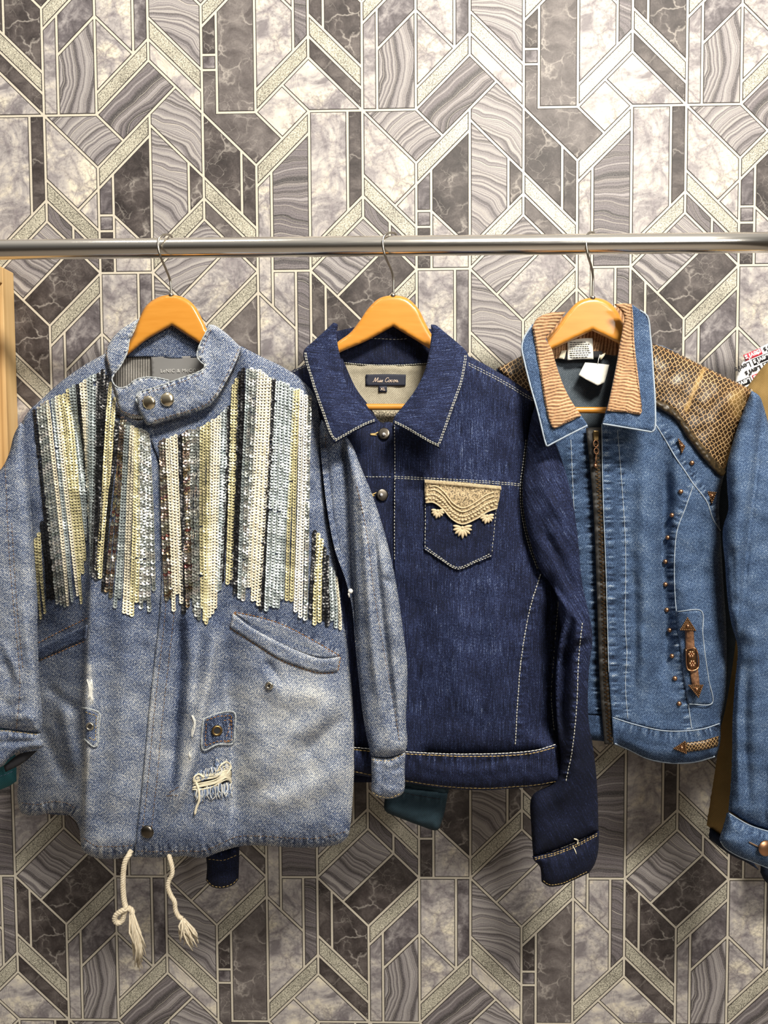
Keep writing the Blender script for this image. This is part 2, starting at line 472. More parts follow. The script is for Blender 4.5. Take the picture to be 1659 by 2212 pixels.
def make_mats():
    # rail chrome
    m, nt, b = nmat('chrome', .17, 1, (.86, .83, .77)); MT['chrome'] = m
    tc = nd(nt, 'TexCoord'); mp = nd(nt, 'Mapping', {'Vector': tc.outputs['Object'], 'Scale': (2, 900, 900)})
    n = noise(nt, mp.outputs[0], 3, 3); r = nd(nt, 'MapRange', {0: n, 3: .10, 4: .26}); nt.links.new(r.outputs[0], b.inputs['Roughness'])
    # varnished hanger
    m, nt, b = nmat('orange_varnish', .34, 0, (.60, .245, .035)); MT['hanger'] = m
    b.inputs['Coat Weight'].default_value = .25; b.inputs['Coat Roughness'].default_value = .06
    tc = nd(nt, 'TexCoord'); mp = nd(nt, 'Mapping', {'Vector': tc.outputs['Object'], 'Scale': (6, 6, 40)})
    n = noise(nt, mp.outputs[0], 3, 3)
    nt.links.new(ramp(nt, n, [(.3, (.55, .225, .026)), (.7, (.60, .262, .038))]), b.inputs['Base Color'])
    # raw wood
    m, nt, b = nmat('pine_wood', .6); MT['wood'] = m
    tc = nd(nt, 'TexCoord'); mp = nd(nt, 'Mapping', {'Vector': tc.outputs['Object'], 'Scale': (30, 30, 1.6)})
    wv = nd(nt, 'TexWave', {'Vector': mp.outputs[0], 'Scale': 1.1, 'Distortion': 5, 'Detail': 3, 'Detail Scale': 1.2}, bands_direction='X').outputs['Fac']
    n = noise(nt, mp.outputs[0], 4, 4)
    f = math_(nt, 'ADD', math_(nt, 'MULTIPLY', wv, .45), math_(nt, 'MULTIPLY', n, .6))
    nt.links.new(ramp(nt, f, [(.2, (.42, .25, .10)), (.55, (.60, .39, .17)), (.9, (.68, .47, .23))]), b.inputs['Base Color'])
    bump(nt, b, f, .0006, .3)
    # corduroy
    m, nt, b = nmat('tan_corduroy', .75); MT['cord'] = m
    at = nd(nt, 'Attribute', attribute_name='fade').outputs['Fac']
    n = noise(nt, uvmap(nt), 300, 3); n2 = noise(nt, uvmap(nt), 30, 3)
    f = math_(nt, 'ADD', at, math_(nt, 'MULTIPLY', math_(nt, 'SUBTRACT', n, .5), .35))
    f = math_(nt, 'ADD', f, math_(nt, 'MULTIPLY', math_(nt, 'SUBTRACT', n2, .5), .4))
    nt.links.new(ramp(nt, f, [(.12, (.030, .012, .005)), (.42, (.19, .088, .034)), (.66, (.42, .23, .105)), (1, (.78, .54, .33))]), b.inputs['Base Color'])
    b.inputs['Sheen Weight'].default_value = .25
    # snakeskin
    m, nt, b = nmat('snake_print_leather', .42); MT['snake'] = m
    tc = nd(nt, 'TexCoord')
    nz = nd(nt, 'TexNoise', {'Vector': tc.outputs['UV'], 'Scale': 18, 'Detail': 2})
    va = nd(nt, 'VectorMath', {0: nz.outputs['Color'], 1: (.5, .5, .5)}, operation='SUBTRACT'); vs = nd(nt, 'VectorMath', {0: va.outputs[0], 'Scale': .012}, operation='SCALE')
    vv = nd(nt, 'VectorMath', {0: tc.outputs['UV'], 1: vs.outputs[0]}, operation='ADD')
    mp = nd(nt, 'Mapping', {'Vector': vv.outputs[0], 'Scale': (1, .8, 1), 'Rotation': (0, 0, PI / 4 + .2)})
    vo = nd(nt, 'TexVoronoi', {'Vector': mp.outputs[0], 'Scale': 172, 'Randomness': .38}, feature='DISTANCE_TO_EDGE', voronoi_dimensions='2D')
    line = ramp(nt, vo.outputs['Distance'], [(.045, (1, 1, 1)), (.10, (0, 0, 0))])
    nb = noise(nt, tc.outputs['UV'], 26, 4, .6)
    at = nd(nt, 'Attribute', attribute_name='fade').outputs['Fac']
    body = ramp(nt, math_(nt, 'ADD', math_(nt, 'MULTIPLY', nb, .8), math_(nt, 'SUBTRACT', at, .35)), [(.35, (.020, .010, .004)), (.62, (.075, .038, .013)), (.85, (.30, .19, .065))])
    lc = ramp(nt, nb, [(.3, (.42, .25, .10)), (.7, (.60, .42, .22))])
    nt.links.new(mixc(nt, line, body, lc), b.inputs['Base Color'])
    bump(nt, b, vo.outputs['Distance'], .0008, .5)
    # leather trim
    m, nt, b = nmat('cracked_brown_leather', .4); MT['leather'] = m
    tc = nd(nt, 'TexCoord'); n = noise(nt, tc.outputs['Object'], 160, 4, .7)
    nt.links.new(ramp(nt, n, [(.35, (.018, .013, .007)), (.6, (.06, .04, .018)), (.8, (.24, .16, .07))]), b.inputs['Base Color']); bump(nt, b, n, .001, .6)
    m, nt, b = nmat('tan_leather', .5); MT['leather_tan'] = m
    tc = nd(nt, 'TexCoord'); n = noise(nt, tc.outputs['Object'], 220, 4, .7)
    nt.links.new(ramp(nt, n, [(.35, (.09, .04, .02)), (.6, (.22, .11, .055)), (.8, (.38, .22, .12))]), b.inputs['Base Color'])
    # lace
    m, nt, b = nmat('beige_embroidery', .75); MT['lace'] = m
    tc = nd(nt, 'TexCoord'); vo = nd(nt, 'TexVoronoi', {'Vector': tc.outputs['Object'], 'Scale': 420}).outputs['Distance']
    nt.links.new(ramp(nt, vo, [(.0, (.62, .50, .31)), (.45, (.42, .32, .18)), (.8, (.10, .075, .045))]), b.inputs['Base Color']); bump(nt, b, vo, .0008, -.6)
    plain('lace_thread', 'pale_embroidery_thread', .7, 0, (.58, .47, .30))
    # rope
    m, nt, b = nmat('cotton_rope', .9); MT['rope'] = m
    tc = nd(nt, 'TexCoord'); mp = nd(nt, 'Mapping', {'Vector': tc.outputs['Object'], 'Scale': (1, 1, .15)}); n = noise(nt, mp.outputs[0], 600, 3)
    nt.links.new(ramp(nt, n, [(.3, (.50, .42, .29)), (.7, (.74, .67, .53))]), b.inputs['Base Color']); bump(nt, b, n, .0008, .5)
    # sequins
    def seq(key, c1, c2, metal, rough, hue=0., bright=.0):
        m, nt, b = nmat('sequin_' + key, rough, metal); MT['sq_' + key] = m
        rn = nd(nt, 'NewGeometry').outputs['Random Per Island']
        c = ramp(nt, rn, [(0, c1), (1, c2)])
        if hue:
            hs = nd(nt, 'HueSaturation', {'Hue': nd(nt, 'MapRange', {0: math_(nt, 'FRACT', math_(nt, 'MULTIPLY', rn, 7.31)), 3: .5 - hue, 4: .5 + hue}).outputs[0], 'Saturation': 1.6, 'Color': c}); c = hs.outputs[0]
        nt.links.new(c, b.inputs['Base Color'])
    seq('cream', (.62, .57, .43), (.74, .69, .55), 0, .33)
    seq('gold', (.50, .46, .25), (.66, .60, .36), .25, .34)
    seq('silver', (.26, .31, .32), (.44, .49, .49), .35, .38)
    seq('holo', (.36, .39, .38), (.80, .80, .76), .7, .24, .10)
    seq('bronze', (.20, .145, .11), (.62, .60, .55), .9, .22, .06)
    seq('white', (.66, .64, .58), (.82, .80, .74), 0, .3)
    seq('black', (.006, .006, .007), (.02, .02, .022), .3, .3)
make_mats()

# ------------------------------------------------------------------ the wallpapered wall
def wall_mats():
    def base(key, rough=.55, spec=.35):
        m, nt, b = nmat('wallpaper_' + key, rough); b.inputs['Specular IOR Level'].default_value = spec; return m, nt, b
    out = []
    # 0 line, 1 outline
    m, nt, b = base('gilt_line', .45); tc = nd(nt, 'TexCoord'); n = noise(nt, tc.outputs['Object'], 700, 2)
    nt.links.new(ramp(nt, n, [(.3, (.46, .42, .345)), (.7, (.67, .625, .53))]), b.inputs['Base Color']); out.append(m)
    m, nt, b = base('dark_outline', .7); b.inputs['Base Color'].default_value = (.032, .026, .025, 1); out.append(m)
    # 2 white marble
    m, nt, b = base('white_marble'); uv = uvmap(nt)
    n = noise(nt, uv, 16, 5, .62, 1.2); n2 = noise(nt, uv, 9, 3, .5, .6); n3 = noise(nt, uv, 160, 3, .7)
    v = math_(nt, 'ABSOLUTE', math_(nt, 'SUBTRACT', noise(nt, uv, 11, 4, .6, 1.0), .5))
    dv = distort(nt, uv, 22, .030)
    ve = nd(nt, 'TexVoronoi', {'Vector': dv, 'Scale': 17, 'Randomness': 1}, feature='DISTANCE_TO_EDGE').outputs['Distance']
    c = ramp(nt, n, [(.34, (.195, .178, .186)), (.44, (.365, .342, .342)), (.53, (.50, .466, .435)), (.64, (.70, .645, .525))])
    c = mixc(nt, math_(nt, 'MULTIPLY', ramp(nt, ve, [(.0, (1, 1, 1)), (.02, (.5, .5, .5)), (.09, (0, 0, 0))]), ramp(nt, n2, [(.36, (.05, .05, .05)), (.6, (.75, .75, .75))])), c, (.17, .145, .165))
    c = mixc(nt, ramp(nt, v, [(.0, (.35, .35, .35)), (.03, (0, 0, 0))]), c, (.17, .15, .165))
    c = mixc(nt, math_(nt, 'MULTIPLY', ramp(nt, math_(nt, 'ADD', n3, math_(nt, 'MULTIPLY', n2, .6)), [(.80, (0, 0, 0)), (.98, (1, 1, 1))]), .5), c, (.12, .11, .12))
    nt.links.new(c, b.inputs['Base Color']); out.append(m)
    # 3 grey agate, 4 dark agate: irregular rings about a centre set per tile
    def agate(key, stops, k):
        m, nt, b = base(key); tc = nd(nt, 'TexCoord')
        nz = nd(nt, 'TexNoise', {'Vector': tc.outputs['UV'], 'Scale': 11, 'Detail': 2, 'Roughness': .45})
        va = nd(nt, 'VectorMath', {0: nz.outputs['Color'], 1: (.5, .5, .5)}, operation='SUBTRACT'); vs = nd(nt, 'VectorMath', {0: va.outputs[0], 'Scale': .046}, operation='SCALE')
        vv = nd(nt, 'VectorMath', {0: tc.outputs['UV'], 1: vs.outputs[0]}, operation='ADD')
        r = nd(nt, 'VectorMath', {0: vv.outputs[0]}, operation='LENGTH').outputs['Value']
        n1 = nd(nt, 'TexNoise', {'W': math_(nt, 'MULTIPLY', r, k), 'Scale': 1, 'Detail': 4, 'Roughness': .7}, noise_dimensions='1D').outputs['Fac']
        n2 = nd(nt, 'TexNoise', {'W': math_(nt, 'MULTIPLY', r, k * 2.3), 'Scale': 1, 'Detail': 2, 'Roughness': .6}, noise_dimensions='1D').outputs['Fac']
        c = ramp(nt, n1, stops)
        hl = ramp(nt, math_(nt, 'ABSOLUTE', math_(nt, 'SUBTRACT', n2, .55)), [(.0, (.75, .75, .75)), (.018, (0, 0, 0))])
        c = mixc(nt, hl, c, (.56, .52, .45))
        g = noise(nt, tc.outputs['UV'], 420, 2)
        c = mixc(nt, .18, c, ramp(nt, g, [(.3, (.05, .045, .05)), (.7, (.5, .48, .47))]))
        nt.links.new(c, b.inputs['Base Color']); return m
    out.append(agate('grey_agate', [(.34, (.050, .042, .048)), (.43, (.135, .12, .13)), (.51, (.27, .25, .258)), (.57, (.43, .405, .385)), (.62, (.30, .28, .285)), (.70, (.12, .105, .112))], 62))
    out.append(agate('dark_agate', [(.34, (.022, .018, .021)), (.44, (.060, .050, .057)), (.53, (.155, .135, .15)), (.60, (.075, .064, .072)), (.70, (.32, .295, .30))], 52))
    # 5 brown marble, 6 mid brown
    def brown(key, stops, vein):
        m, nt, b = base(key); uv = uvmap(nt)
        n = noise(nt, uv, 22, 5, .65, .5); g = noise(nt, uv, 300, 3, .7)
        v1 = nd(nt, 'TexVoronoi', {'Vector': distort(nt, uv, 30, .045, 4), 'Scale': 20, 'Randomness': 1}, feature='DISTANCE_TO_EDGE').outputs['Distance']
        v2 = nd(nt, 'TexVoronoi', {'Vector': distort(nt, uv, 40, .03, 4), 'Scale': 46, 'Randomness': 1}, feature='DISTANCE_TO_EDGE').outputs['Distance']
        n4 = noise(nt, uv, 12, 2); n5 = noise(nt, uv, 15, 2, .5, .5)
        c = ramp(nt, math_(nt, 'ADD', math_(nt, 'MULTIPLY', n, .8), math_(nt, 'MULTIPLY', g, .2)), stops)
        hl = math_(nt, 'MULTIPLY', ramp(nt, v1, [(.0, (1, 1, 1)), (.012, (.6, .6, .6)), (.05, (0, 0, 0))]), ramp(nt, n4, [(.46, (0, 0, 0)), (.60, (1, 1, 1))]))
        h2 = math_(nt, 'MULTIPLY', ramp(nt, v2, [(.0, (.55, .55, .55)), (.03, (0, 0, 0))]), ramp(nt, n5, [(.50, (0, 0, 0)), (.62, (1, 1, 1))]))
        c = mixc(nt, math_(nt, 'MULTIPLY', math_(nt, 'MAXIMUM', hl, h2), .8), c, vein)
        nt.links.new(c, b.inputs['Base Color']); return m
    out.append(brown('brown_marble', [(.36, (.022, .017, .017)), (.5, (.056, .046, .045)), (.64, (.125, .108, .103))], (.40, .37, .34)))
    out.append(brown('taupe_marble', [(.36, (.062, .052, .051)), (.5, (.115, .10, .098)), (.64, (.19, .17, .163))], (.40, .37, .34)))
    # 7 glitter
    m, nt, b = base('glitter_band', .4, .5); tc = nd(nt, 'TexCoord')
    n = noise(nt, tc.outputs['Object'], 430, 2, .8); n2 = noise(nt, tc.outputs['Object'], 14, 3)
    nt.links.new(ramp(nt, math_(nt, 'ADD', n, math_(nt, 'MULTIPLY', math_(nt, 'SUBTRACT', n2, .5), .25)), [(.36, (.10, .092, .075)), (.47, (.34, .325, .265)), (.58, (.50, .475, .385)), (.7, (.74, .70, .58))]), b.inputs['Base Color'])
    bump(nt, b, n, .0006, .5); out.append(m)
    # 8 purple grey
    m, nt, b = base('mauve_marble'); uv = uvmap(nt); n = noise(nt, uv, 20, 5, .6, 1.0); n2 = noise(nt, uv, 190, 3, .7)
    c = ramp(nt, math_(nt, 'ADD', math_(nt, 'MULTIPLY', n, .8), math_(nt, 'MULTIPLY', n2, .2)), [(.36, (.045, .038, .043)), (.5, (.13, .116, .125)), (.64, (.33, .31, .31))])
    nt.links.new(c, b.inputs['Base Color']); out.append(m)
    # 9 plaster for the edges
    m, nt, b = base('plaster', .9); b.inputs['Base Color'].default_value = (.4, .38, .35, 1); out.append(m)
    return out

SEG = []
def sg(*p):
    for a, b in zip(p[:-1], p[1:]): SEG.append((a, b))
sg((0, 4), (0, 8)); sg((1, 1), (1, 6)); sg((2, 0), (2, 5)); sg((3, 4), (3, 8)); sg((4, 1), (4, 6)); sg((5, 0), (5, 5))
for c, v in ((2, 4.2), (5, 4.2), (0, 1.2), (3, 1.2)):            # falling glitter bands and the line under them
    for k in (0, .4, .8): sg((c, v + k), (c + 1, v + k + 1))
for c, v in ((2, 4.6), (5, 4.6), (3, 1.6), (6, 1.6)):            # rising bands left of each chevron
    for k in (0, .4): sg((c, v + k), (c - 1, v + k + 1))
for c, v in ((2, 6), (1, 3), (5, 0), (4, 3)):
    for k in (0, .4): sg((c, v + k), (c - 1, v + k + 1))
sg((2.5, 5.5), (2, 6)); sg((1, 6), (1.5, 6.5)); sg((2, .2), (3, 1.2)); sg((5, 0), (7, 0)); sg((3.28, 0), (4, 0)); sg((0, 0), (1, 1))
sg((1, 1.4), (.6, 1.8)); sg((.5, 2.1), (.5, 2.5)); sg((6.5, 2.5), (5.5, 3.5)); sg((3.5, 2.5), (2.5, 3.5))
sg((.28, 4.12), (.28, 6)); sg((1, 4.16), (.28, 4.88)); sg((1, 4.16), (1.72, 4.88)); sg((1.72, 3), (1.72, 4.88)); sg((1, 3), (2, 3))
sg((1.28, 1.12), (1.28, 3)); sg((1, 1.9), (1.28, 1.9)); sg((1, 2.2), (1.28, 2.2)); sg((1.28, 1.9), (2, 2.62))
sg((2.72, .92), (2.72, 1.88)); sg((3, 0), (4, 1)); sg((3.72, .72), (3.72, 1.92)); sg((3.28, 4.12), (3.28, 6)); sg((3, 4.92), (3.28, 4.92)); sg((3, 5.2), (3.28, 5.2))
sg((4, 0), (4.5, .5)); sg((4.5, 5.5), (5, 6)); sg((4.28, 1.12), (4.28, 3.68)); sg((4, 3.4), (4.72, 4.12)); sg((4.72, 3), (4.72, 4.88)); sg((4.28, 3), (5, 3))
sg((5.28, 3.28), (5.28, 4.48)); sg((5, 3), (6, 4)); sg((2, 3), (3, 4)); sg((5.72, 0), (5.72, 1.88))
TILES = [((.5, 1.9), 7), ((1.5, 5.3), 7), ((2.5, 4.9), 7), ((1.5, .7), 7), ((2.5, 2.3), 7), ((3.5, 1.9), 7), ((4.5, .7), 7), ((5.5, 2.3), 7), ((.5, 3.7), 7), ((3.5, 3.7), 7), ((4.5, 5.3), 7), ((5.5, 4.9), 7),
    ((.14, 5), 2), ((.6, 4.1), 8), ((.7, 5.4), 3, (-1.6, 5.2)), ((1.3, 3.8), 2), ((1.85, 4), 8), ((1.3, 5.0), 2), ((2.3, 3.8), 3, (2.2, 5.4)), ((2.45, 3.1), 3, (3.3, 4.4)),
    ((3, 3.3), 2), ((2.5, 5.2), 2), ((1.8, 5.7), 4, (3.6, 7.6)), ((2.6, 6.0), 3, (1.7, 7.6)), ((2.4, 1.3), 3, (1.8, 2.5)), ((2.86, 1.4), 5), ((.8, .4), 3, (1.7, 1.4)), ((.3, 1), 2), ((.88, 1.8), 2),
    ((.25, 2.1), 4, (1.5, 1)), ((.75, 2.5), 4, (2, 1)), ((5.8, 2.8), 3, (6.9, 1.0)), ((.2, 3.3), 5), ((1.14, 1.7), 8), ((1.14, 2.05), 8), ((1.14, 2.6), 5), ((1.6, 1.8), 5), ((1.5, 2.6), 2),
    ((3.14, 4.6), 5), ((3.14, 5.05), 8), ((3.5, .2), 6), ((3.6, 5), 6), ((3.35, 1), 5), ((3.86, 1.5), 5), ((3.3, 2.2), 6), ((2.7, 2.7), 3, (3.4, 4.2)), ((4.14, 2.4), 2), ((4.6, 1.8), 4, (4.5, 6.2)),
    ((4.5, 3.4), 2), ((4.86, 3.8), 4, (4.1, 5.4)), ((4.3, 4.4), 2), ((4.5, 6.0), 2), ((5.2, 5.6), 2), ((5.5, 5.3), 5), ((5.14, 3.7), 5), ((5.65, 4.3), 5), ((5.35, 1), 2), ((5.86, .8), 5), ((2.45, 3.3), 3, (3.3, 4.4))]

def tile_faces():
    segs = []
    for a, b in SEG:
        for i in (-1, 0, 1):
            for j in (-1, 0, 1):
                p = (a[0] + 6 * i, a[1] + 6 * j); q = (b[0] + 6 * i, b[1] + 6 * j)
                if max(p[0], q[0]) > -4 and min(p[0], q[0]) < 10 and max(p[1], q[1]) > -4 and min(p[1], q[1]) < 10: segs.append((p, q))
    key = lambda p: (round(p[0] * 50), round(p[1] * 50))
    cuts = [[] for _ in segs]
    A = np.array(segs)
    for i, (p, q) in enumerate(segs):
        p = np.array(p); d = np.array(q) - p
        lo = np.minimum(A[:, 0], A[:, 1]); hi = np.maximum(A[:, 0], A[:, 1])
        mn = np.minimum(p, q) - .03; mx = np.maximum(p, q) + .03
        for j in np.nonzero((lo[:, 0] <= mx[0]) & (hi[:, 0] >= mn[0]) & (lo[:, 1] <= mx[1]) & (hi[:, 1] >= mn[1]))[0]:
            if j == i: continue
            r = A[j, 0]; e = A[j, 1] - r; den = d[0] * e[1] - d[1] * e[0]
            if abs(den) < 1e-9:
                for z in (A[j, 0], A[j, 1]):
                    t = ((z - p) @ d) / (d @ d)
                    if -.001 < t < 1.001 and np.linalg.norm(p + t * d - z) < .015: cuts[i].append(t)
                continue
            t = ((r[0] - p[0]) * e[1] - (r[1] - p[1]) * e[0]) / den; u = ((r[0] - p[0]) * d[1] - (r[1] - p[1]) * d[0]) / den
            L1 = np.linalg.norm(d); L2 = np.linalg.norm(e)
            if -.03 / L1 < t < 1 + .03 / L1 and -.03 / L2 < u < 1 + .03 / L2: cuts[i].append(min(max(t, 0), 1))
    pos = {}; adj = {}
    for (p, q), c in zip(segs, cuts):
        ts = sorted(set([0., 1.] + [round(t, 4) for t in c])); pr = None
        for t in ts:
            z = (p[0] + t * (q[0] - p[0]), p[1] + t * (q[1] - p[1])); k = key(z)
            for dk in ((0, 0), (1, 0), (-1, 0), (0, 1), (0, -1), (1, 1), (-1, -1), (1, -1), (-1, 1)):
                if (k[0] + dk[0], k[1] + dk[1]) in pos: k = (k[0] + dk[0], k[1] + dk[1]); break
            pos.setdefault(k, z)
            if pr is not None and pr != k: adj.setdefault(pr, set()).add(k); adj.setdefault(k, set()).add(pr)
            pr = k
    order = {k: sorted(v, key=lambda z: math.atan2(pos[z][1] - pos[k][1], pos[z][0] - pos[k][0])) for k, v in adj.items()}
    seen = set(); faces = []
    for a in adj:
        for b in adj[a]:
            if (a, b) in seen: continue
            loop = []; u, v = a, b
            while (u, v) not in seen:
                seen.add((u, v)); loop.append(u)
                o = order[v]; nx = o[(o.index(u) - 1) % len(o)]; u, v = v, nx
                if len(loop) > 200: break
            pts = np.array([pos[k] for k in loop]); x, y = pts.T
            ar = .5 * np.sum(x * np.roll(y, -1) - y * np.roll(x, -1))
            if .01 < abs(ar) < 8 and ar > 0 and len(loop) < 40:
                cx, cy = pts.mean(0)
                if -.001 <= cx < 5.999 and -.001 <= cy < 5.999: faces.append(pts)
    return faces
def clean(p):
    k = []
    for i in range(len(p)):
        a, b, c = p[i - 1], p[i], p[(i + 1) % len(p)]
        u = b - a; v = c - b
        if abs(u[0] * v[1] - u[1] * v[0]) > .02 * np.linalg.norm(u) * np.linalg.norm(v): k.append(b)
    return np.array(k)
def inset(p, d):
    n = len(p); out = []
    for i in range(n):
        a, b, c = p[i - 1], p[i], p[(i + 1) % n]
        u = (b - a) / np.linalg.norm(b - a); v = (c - b) / np.linalg.norm(c - b)
        nu = np.array([-u[1], u[0]]); nv = np.array([-v[1], v[0]])
        k = 1 + nu @ nv
        out.append(b + (nu + nv) * d / max(k, .25))
    return np.array(out)
def build_wall():
    mats = wall_mats(); F = [clean(f) for f in tile_faces()]
    vs = []; fs = []; fm = []; uvs = []
    c0, c1, v0, v1 = -9, 22, ROW_ROD - (2.95 - ROD_Z) / (ASP * U), ROW_ROD + ROD_Z / (ASP * U)
    def poly(p, y, m, uv):
        b = len(vs)
        for q, t in zip(p, uv): vs.append((wx(q[0]), y, wz(q[1]))); uvs.append(t)
        fs.append(tuple(range(b, b + len(p)))); fm.append(m)
    def inpoly(x, y, p): return bool(inside(np.array([x]), np.array([y]), p)[0])
    def cut(p):
        for ax, lim, sg_ in ((0, c0, 1), (0, c1, -1), (1, v0, 1), (1, v1, -1)):
            out = []
            for a, b in zip(p, np.roll(p, -1, 0)):
                da, db = (a[ax] - lim) * sg_, (b[ax] - lim) * sg_
                if da >= 0: out.append(a)
                if (da >= 0) != (db >= 0): out.append(a + (b - a) * da / (da - db))
            p = np.array(out)
            if len(p) < 3: return p
        return p
    info = []
    for k, f in enumerate(F):
        mt = None
        for t in TILES:
            for i in (-6, 0, 6):
                for j in (-6, 0, 6):
                    if mt is None and inpoly(t[0][0] + i, t[0][1] + j, f):
                        mt = (t[1], (t[2][0] + i, t[2][1] + j) if len(t) > 2 else None)
        if mt is None: print('tile without material', f.mean(0).round(2), len(f)); mt = (5, None)
        info.append(mt)
    for i in range(-2, 4):
        for j in range(-3, 5):
            for k, (f, (m, cen)) in enumerate(zip(F, info)):
                g = f + np.array([6 * i, 6 * j])
                if g[:, 0].min() > c1 or g[:, 0].max() < c0 or g[:, 1].max() < v0 or g[:, 1].min() > v1: continue
                if cen is None:
                    off = np.array([k * 1.7, k * .9]); tuv = lambda q: [((z[0] + off[0]) * U, -(z[1] + off[1]) * U) for z in q]
                else: tuv = lambda q: [((z[0] - cen[0]) * U, -(z[1] - cen[1]) * U) for z in q]
                for d, y, mm in ((.021, -.0002, 1), (.036, -.0004, m)):
                    q = cut(inset(f, d) + np.array([6 * i, 6 * j]))
                    if len(q) > 2: poly(q, y, mm, tuv(q - np.array([6 * i, 6 * j])))
    for z in range(len(fs)): fs[z] = fs[z]
    b = len(vs)
    box = [(wx(c0), 0, 0), (wx(c1), 0, 0), (wx(c1), .12, 0), (wx(c0), .12, 0), (wx(c0), 0, 2.95), (wx(c1), 0, 2.95), (wx(c1), .12, 2.95), (wx(c0), .12, 2.95)]
    vs.extend(box); uvs.extend([(0, 0)] * 8)
    for q, mm in (((0, 1, 5, 4), 0), ((0, 3, 2, 1), 9), ((4, 5, 6, 7), 9), ((1, 2, 6, 5), 9), ((2, 3, 7, 6), 9), ((3, 0, 4, 7), 9)):
        fs.append(tuple(b + t for t in q)); fm.append(mm)
    o = mk('wall_back', vs, fs, None, None, False, mats, fm, None, uvs)
    struct(o); return o
build_wall()
m, nt, b = nmat('pale_floor', .5, 0, (.22, .19, .16))
fl = MB(); fl.box((-2.2, -4.2, -.06), (2.2, .12, 0)); struct(fl.build('floor', m, None, False))

# ------------------------------------------------------------------ rail and its brackets
ra, rb_ = P(0, 539.4, .213), P(1659, 523.7, .231)
rdir = (rb_ - ra) / np.linalg.norm(rb_ - ra)
r0, r1 = ra - rdir * .42, rb_ + rdir * .30
RR = .0160
def rail_d(px): return .213 + (.231 - .213) * px / 1659
mb = MB(); mb.tube([r0, r0 + rdir * .4, r1 - rdir * .4, r1], RR, 48)
rail = mb.build('hanging_rail', MT['chrome'])
rail.data.polygons.foreach_set('use_smooth', [len(p.vertices) == 4 for p in rail.data.polygons])
tag(rail, 'shiny chrome tube rail running across the wall above the jackets', 'clothes rail')
for e_ in (r0 + rdir * .02, r1 - rdir * .02):
    mb = MB(); mb.lathe((e_[0], 0.001, e_[2]), (0, -1, 0), [(.035, 0), (.035, .006), (.012, .01), (.012, -e_[1] - .019), (.021, -e_[1] - .018), (.021, -e_[1] + .018), (.012, -e_[1] + .02), (0, -e_[1] + .02)], 20)
    mb.build('wall_bracket', MT['chrome'], rail)

# ------------------------------------------------------------------ three hangers
HANGERS = [
    ('orange varnished hanger inside the sequinned jacket', 370, 637, [(370, 637), (398, 643), (420, 660), (437, 690), (450, 715), (500, 757), (600, 822), (618, 838), (608, 850), (560, 826), (470, 768), (430, 742), (371, 703, 1), (315, 735), (290, 755), (262, 777), (200, 818), (140, 856), (126, 850), (136, 835), (200, 785), (262, 752), (285, 728), (300, 690), (316, 660), (342, 642)],
     [(370, 641, .222), (369, 618, .222), (367, 603, .223), (358, 580, .229), (346, 552, .236), (341, 530, .238), (343, 517, .237), (351, 508.5, .231), (361, 506.5, .220), (369, 509, .209), (373, 517, .197), (372, 528, .194)], (371, 889, 232)),
    ('orange varnished hanger inside the dark indigo jacket, label showing below it', 849, 638, [(849, 638), (879, 644), (903, 666), (919, 697), (935, 725), (972, 757), (1002, 782), (1010, 793), (1000, 802), (985, 795), (962, 778), (930, 755), (849, 705, 1), (790, 737), (735, 761), (716, 773), (700, 784), (688, 784), (694, 772), (712, 754), (730, 738), (756, 719), (776, 694), (797, 664), (820, 644)],
     [(850, 641, .226), (850, 618, .226), (849.5, 598, .227), (843, 578, .231), (832, 553, .241), (827, 530, .2425), (828, 514, .241), (836, 505, .236), (846, 502.5, .224), (854, 505, .214), (858, 513, .203), (857, 524, .200)], (849, 880, 150)),
    ('orange varnished hanger inside the corduroy-collared jacket', 1280, 643, [(1280, 643), (1311, 650), (1334, 672), (1348, 700), (1366, 727), (1385, 744), (1404, 760), (1408, 770), (1400, 777), (1388, 773), (1368, 762), (1340, 744), (1279, 714, 1), (1235, 735), (1190, 757), (1172, 768), (1162, 776), (1152, 776), (1154, 766), (1164, 752), (1175, 738), (1203, 707), (1225, 676), (1250, 651)],
     [(1280, 646, .231), (1280.5, 618, .231), (1281, 598, .232), (1277, 575, .238), (1270, 552, .248), (1266.5, 530, .2485), (1267, 512, .246), (1272, 503.5, .240), (1278, 501.5, .229), (1284, 505, .219), (1288, 513, .209), (1287, 524, .207)], (1281, 887, 122))]
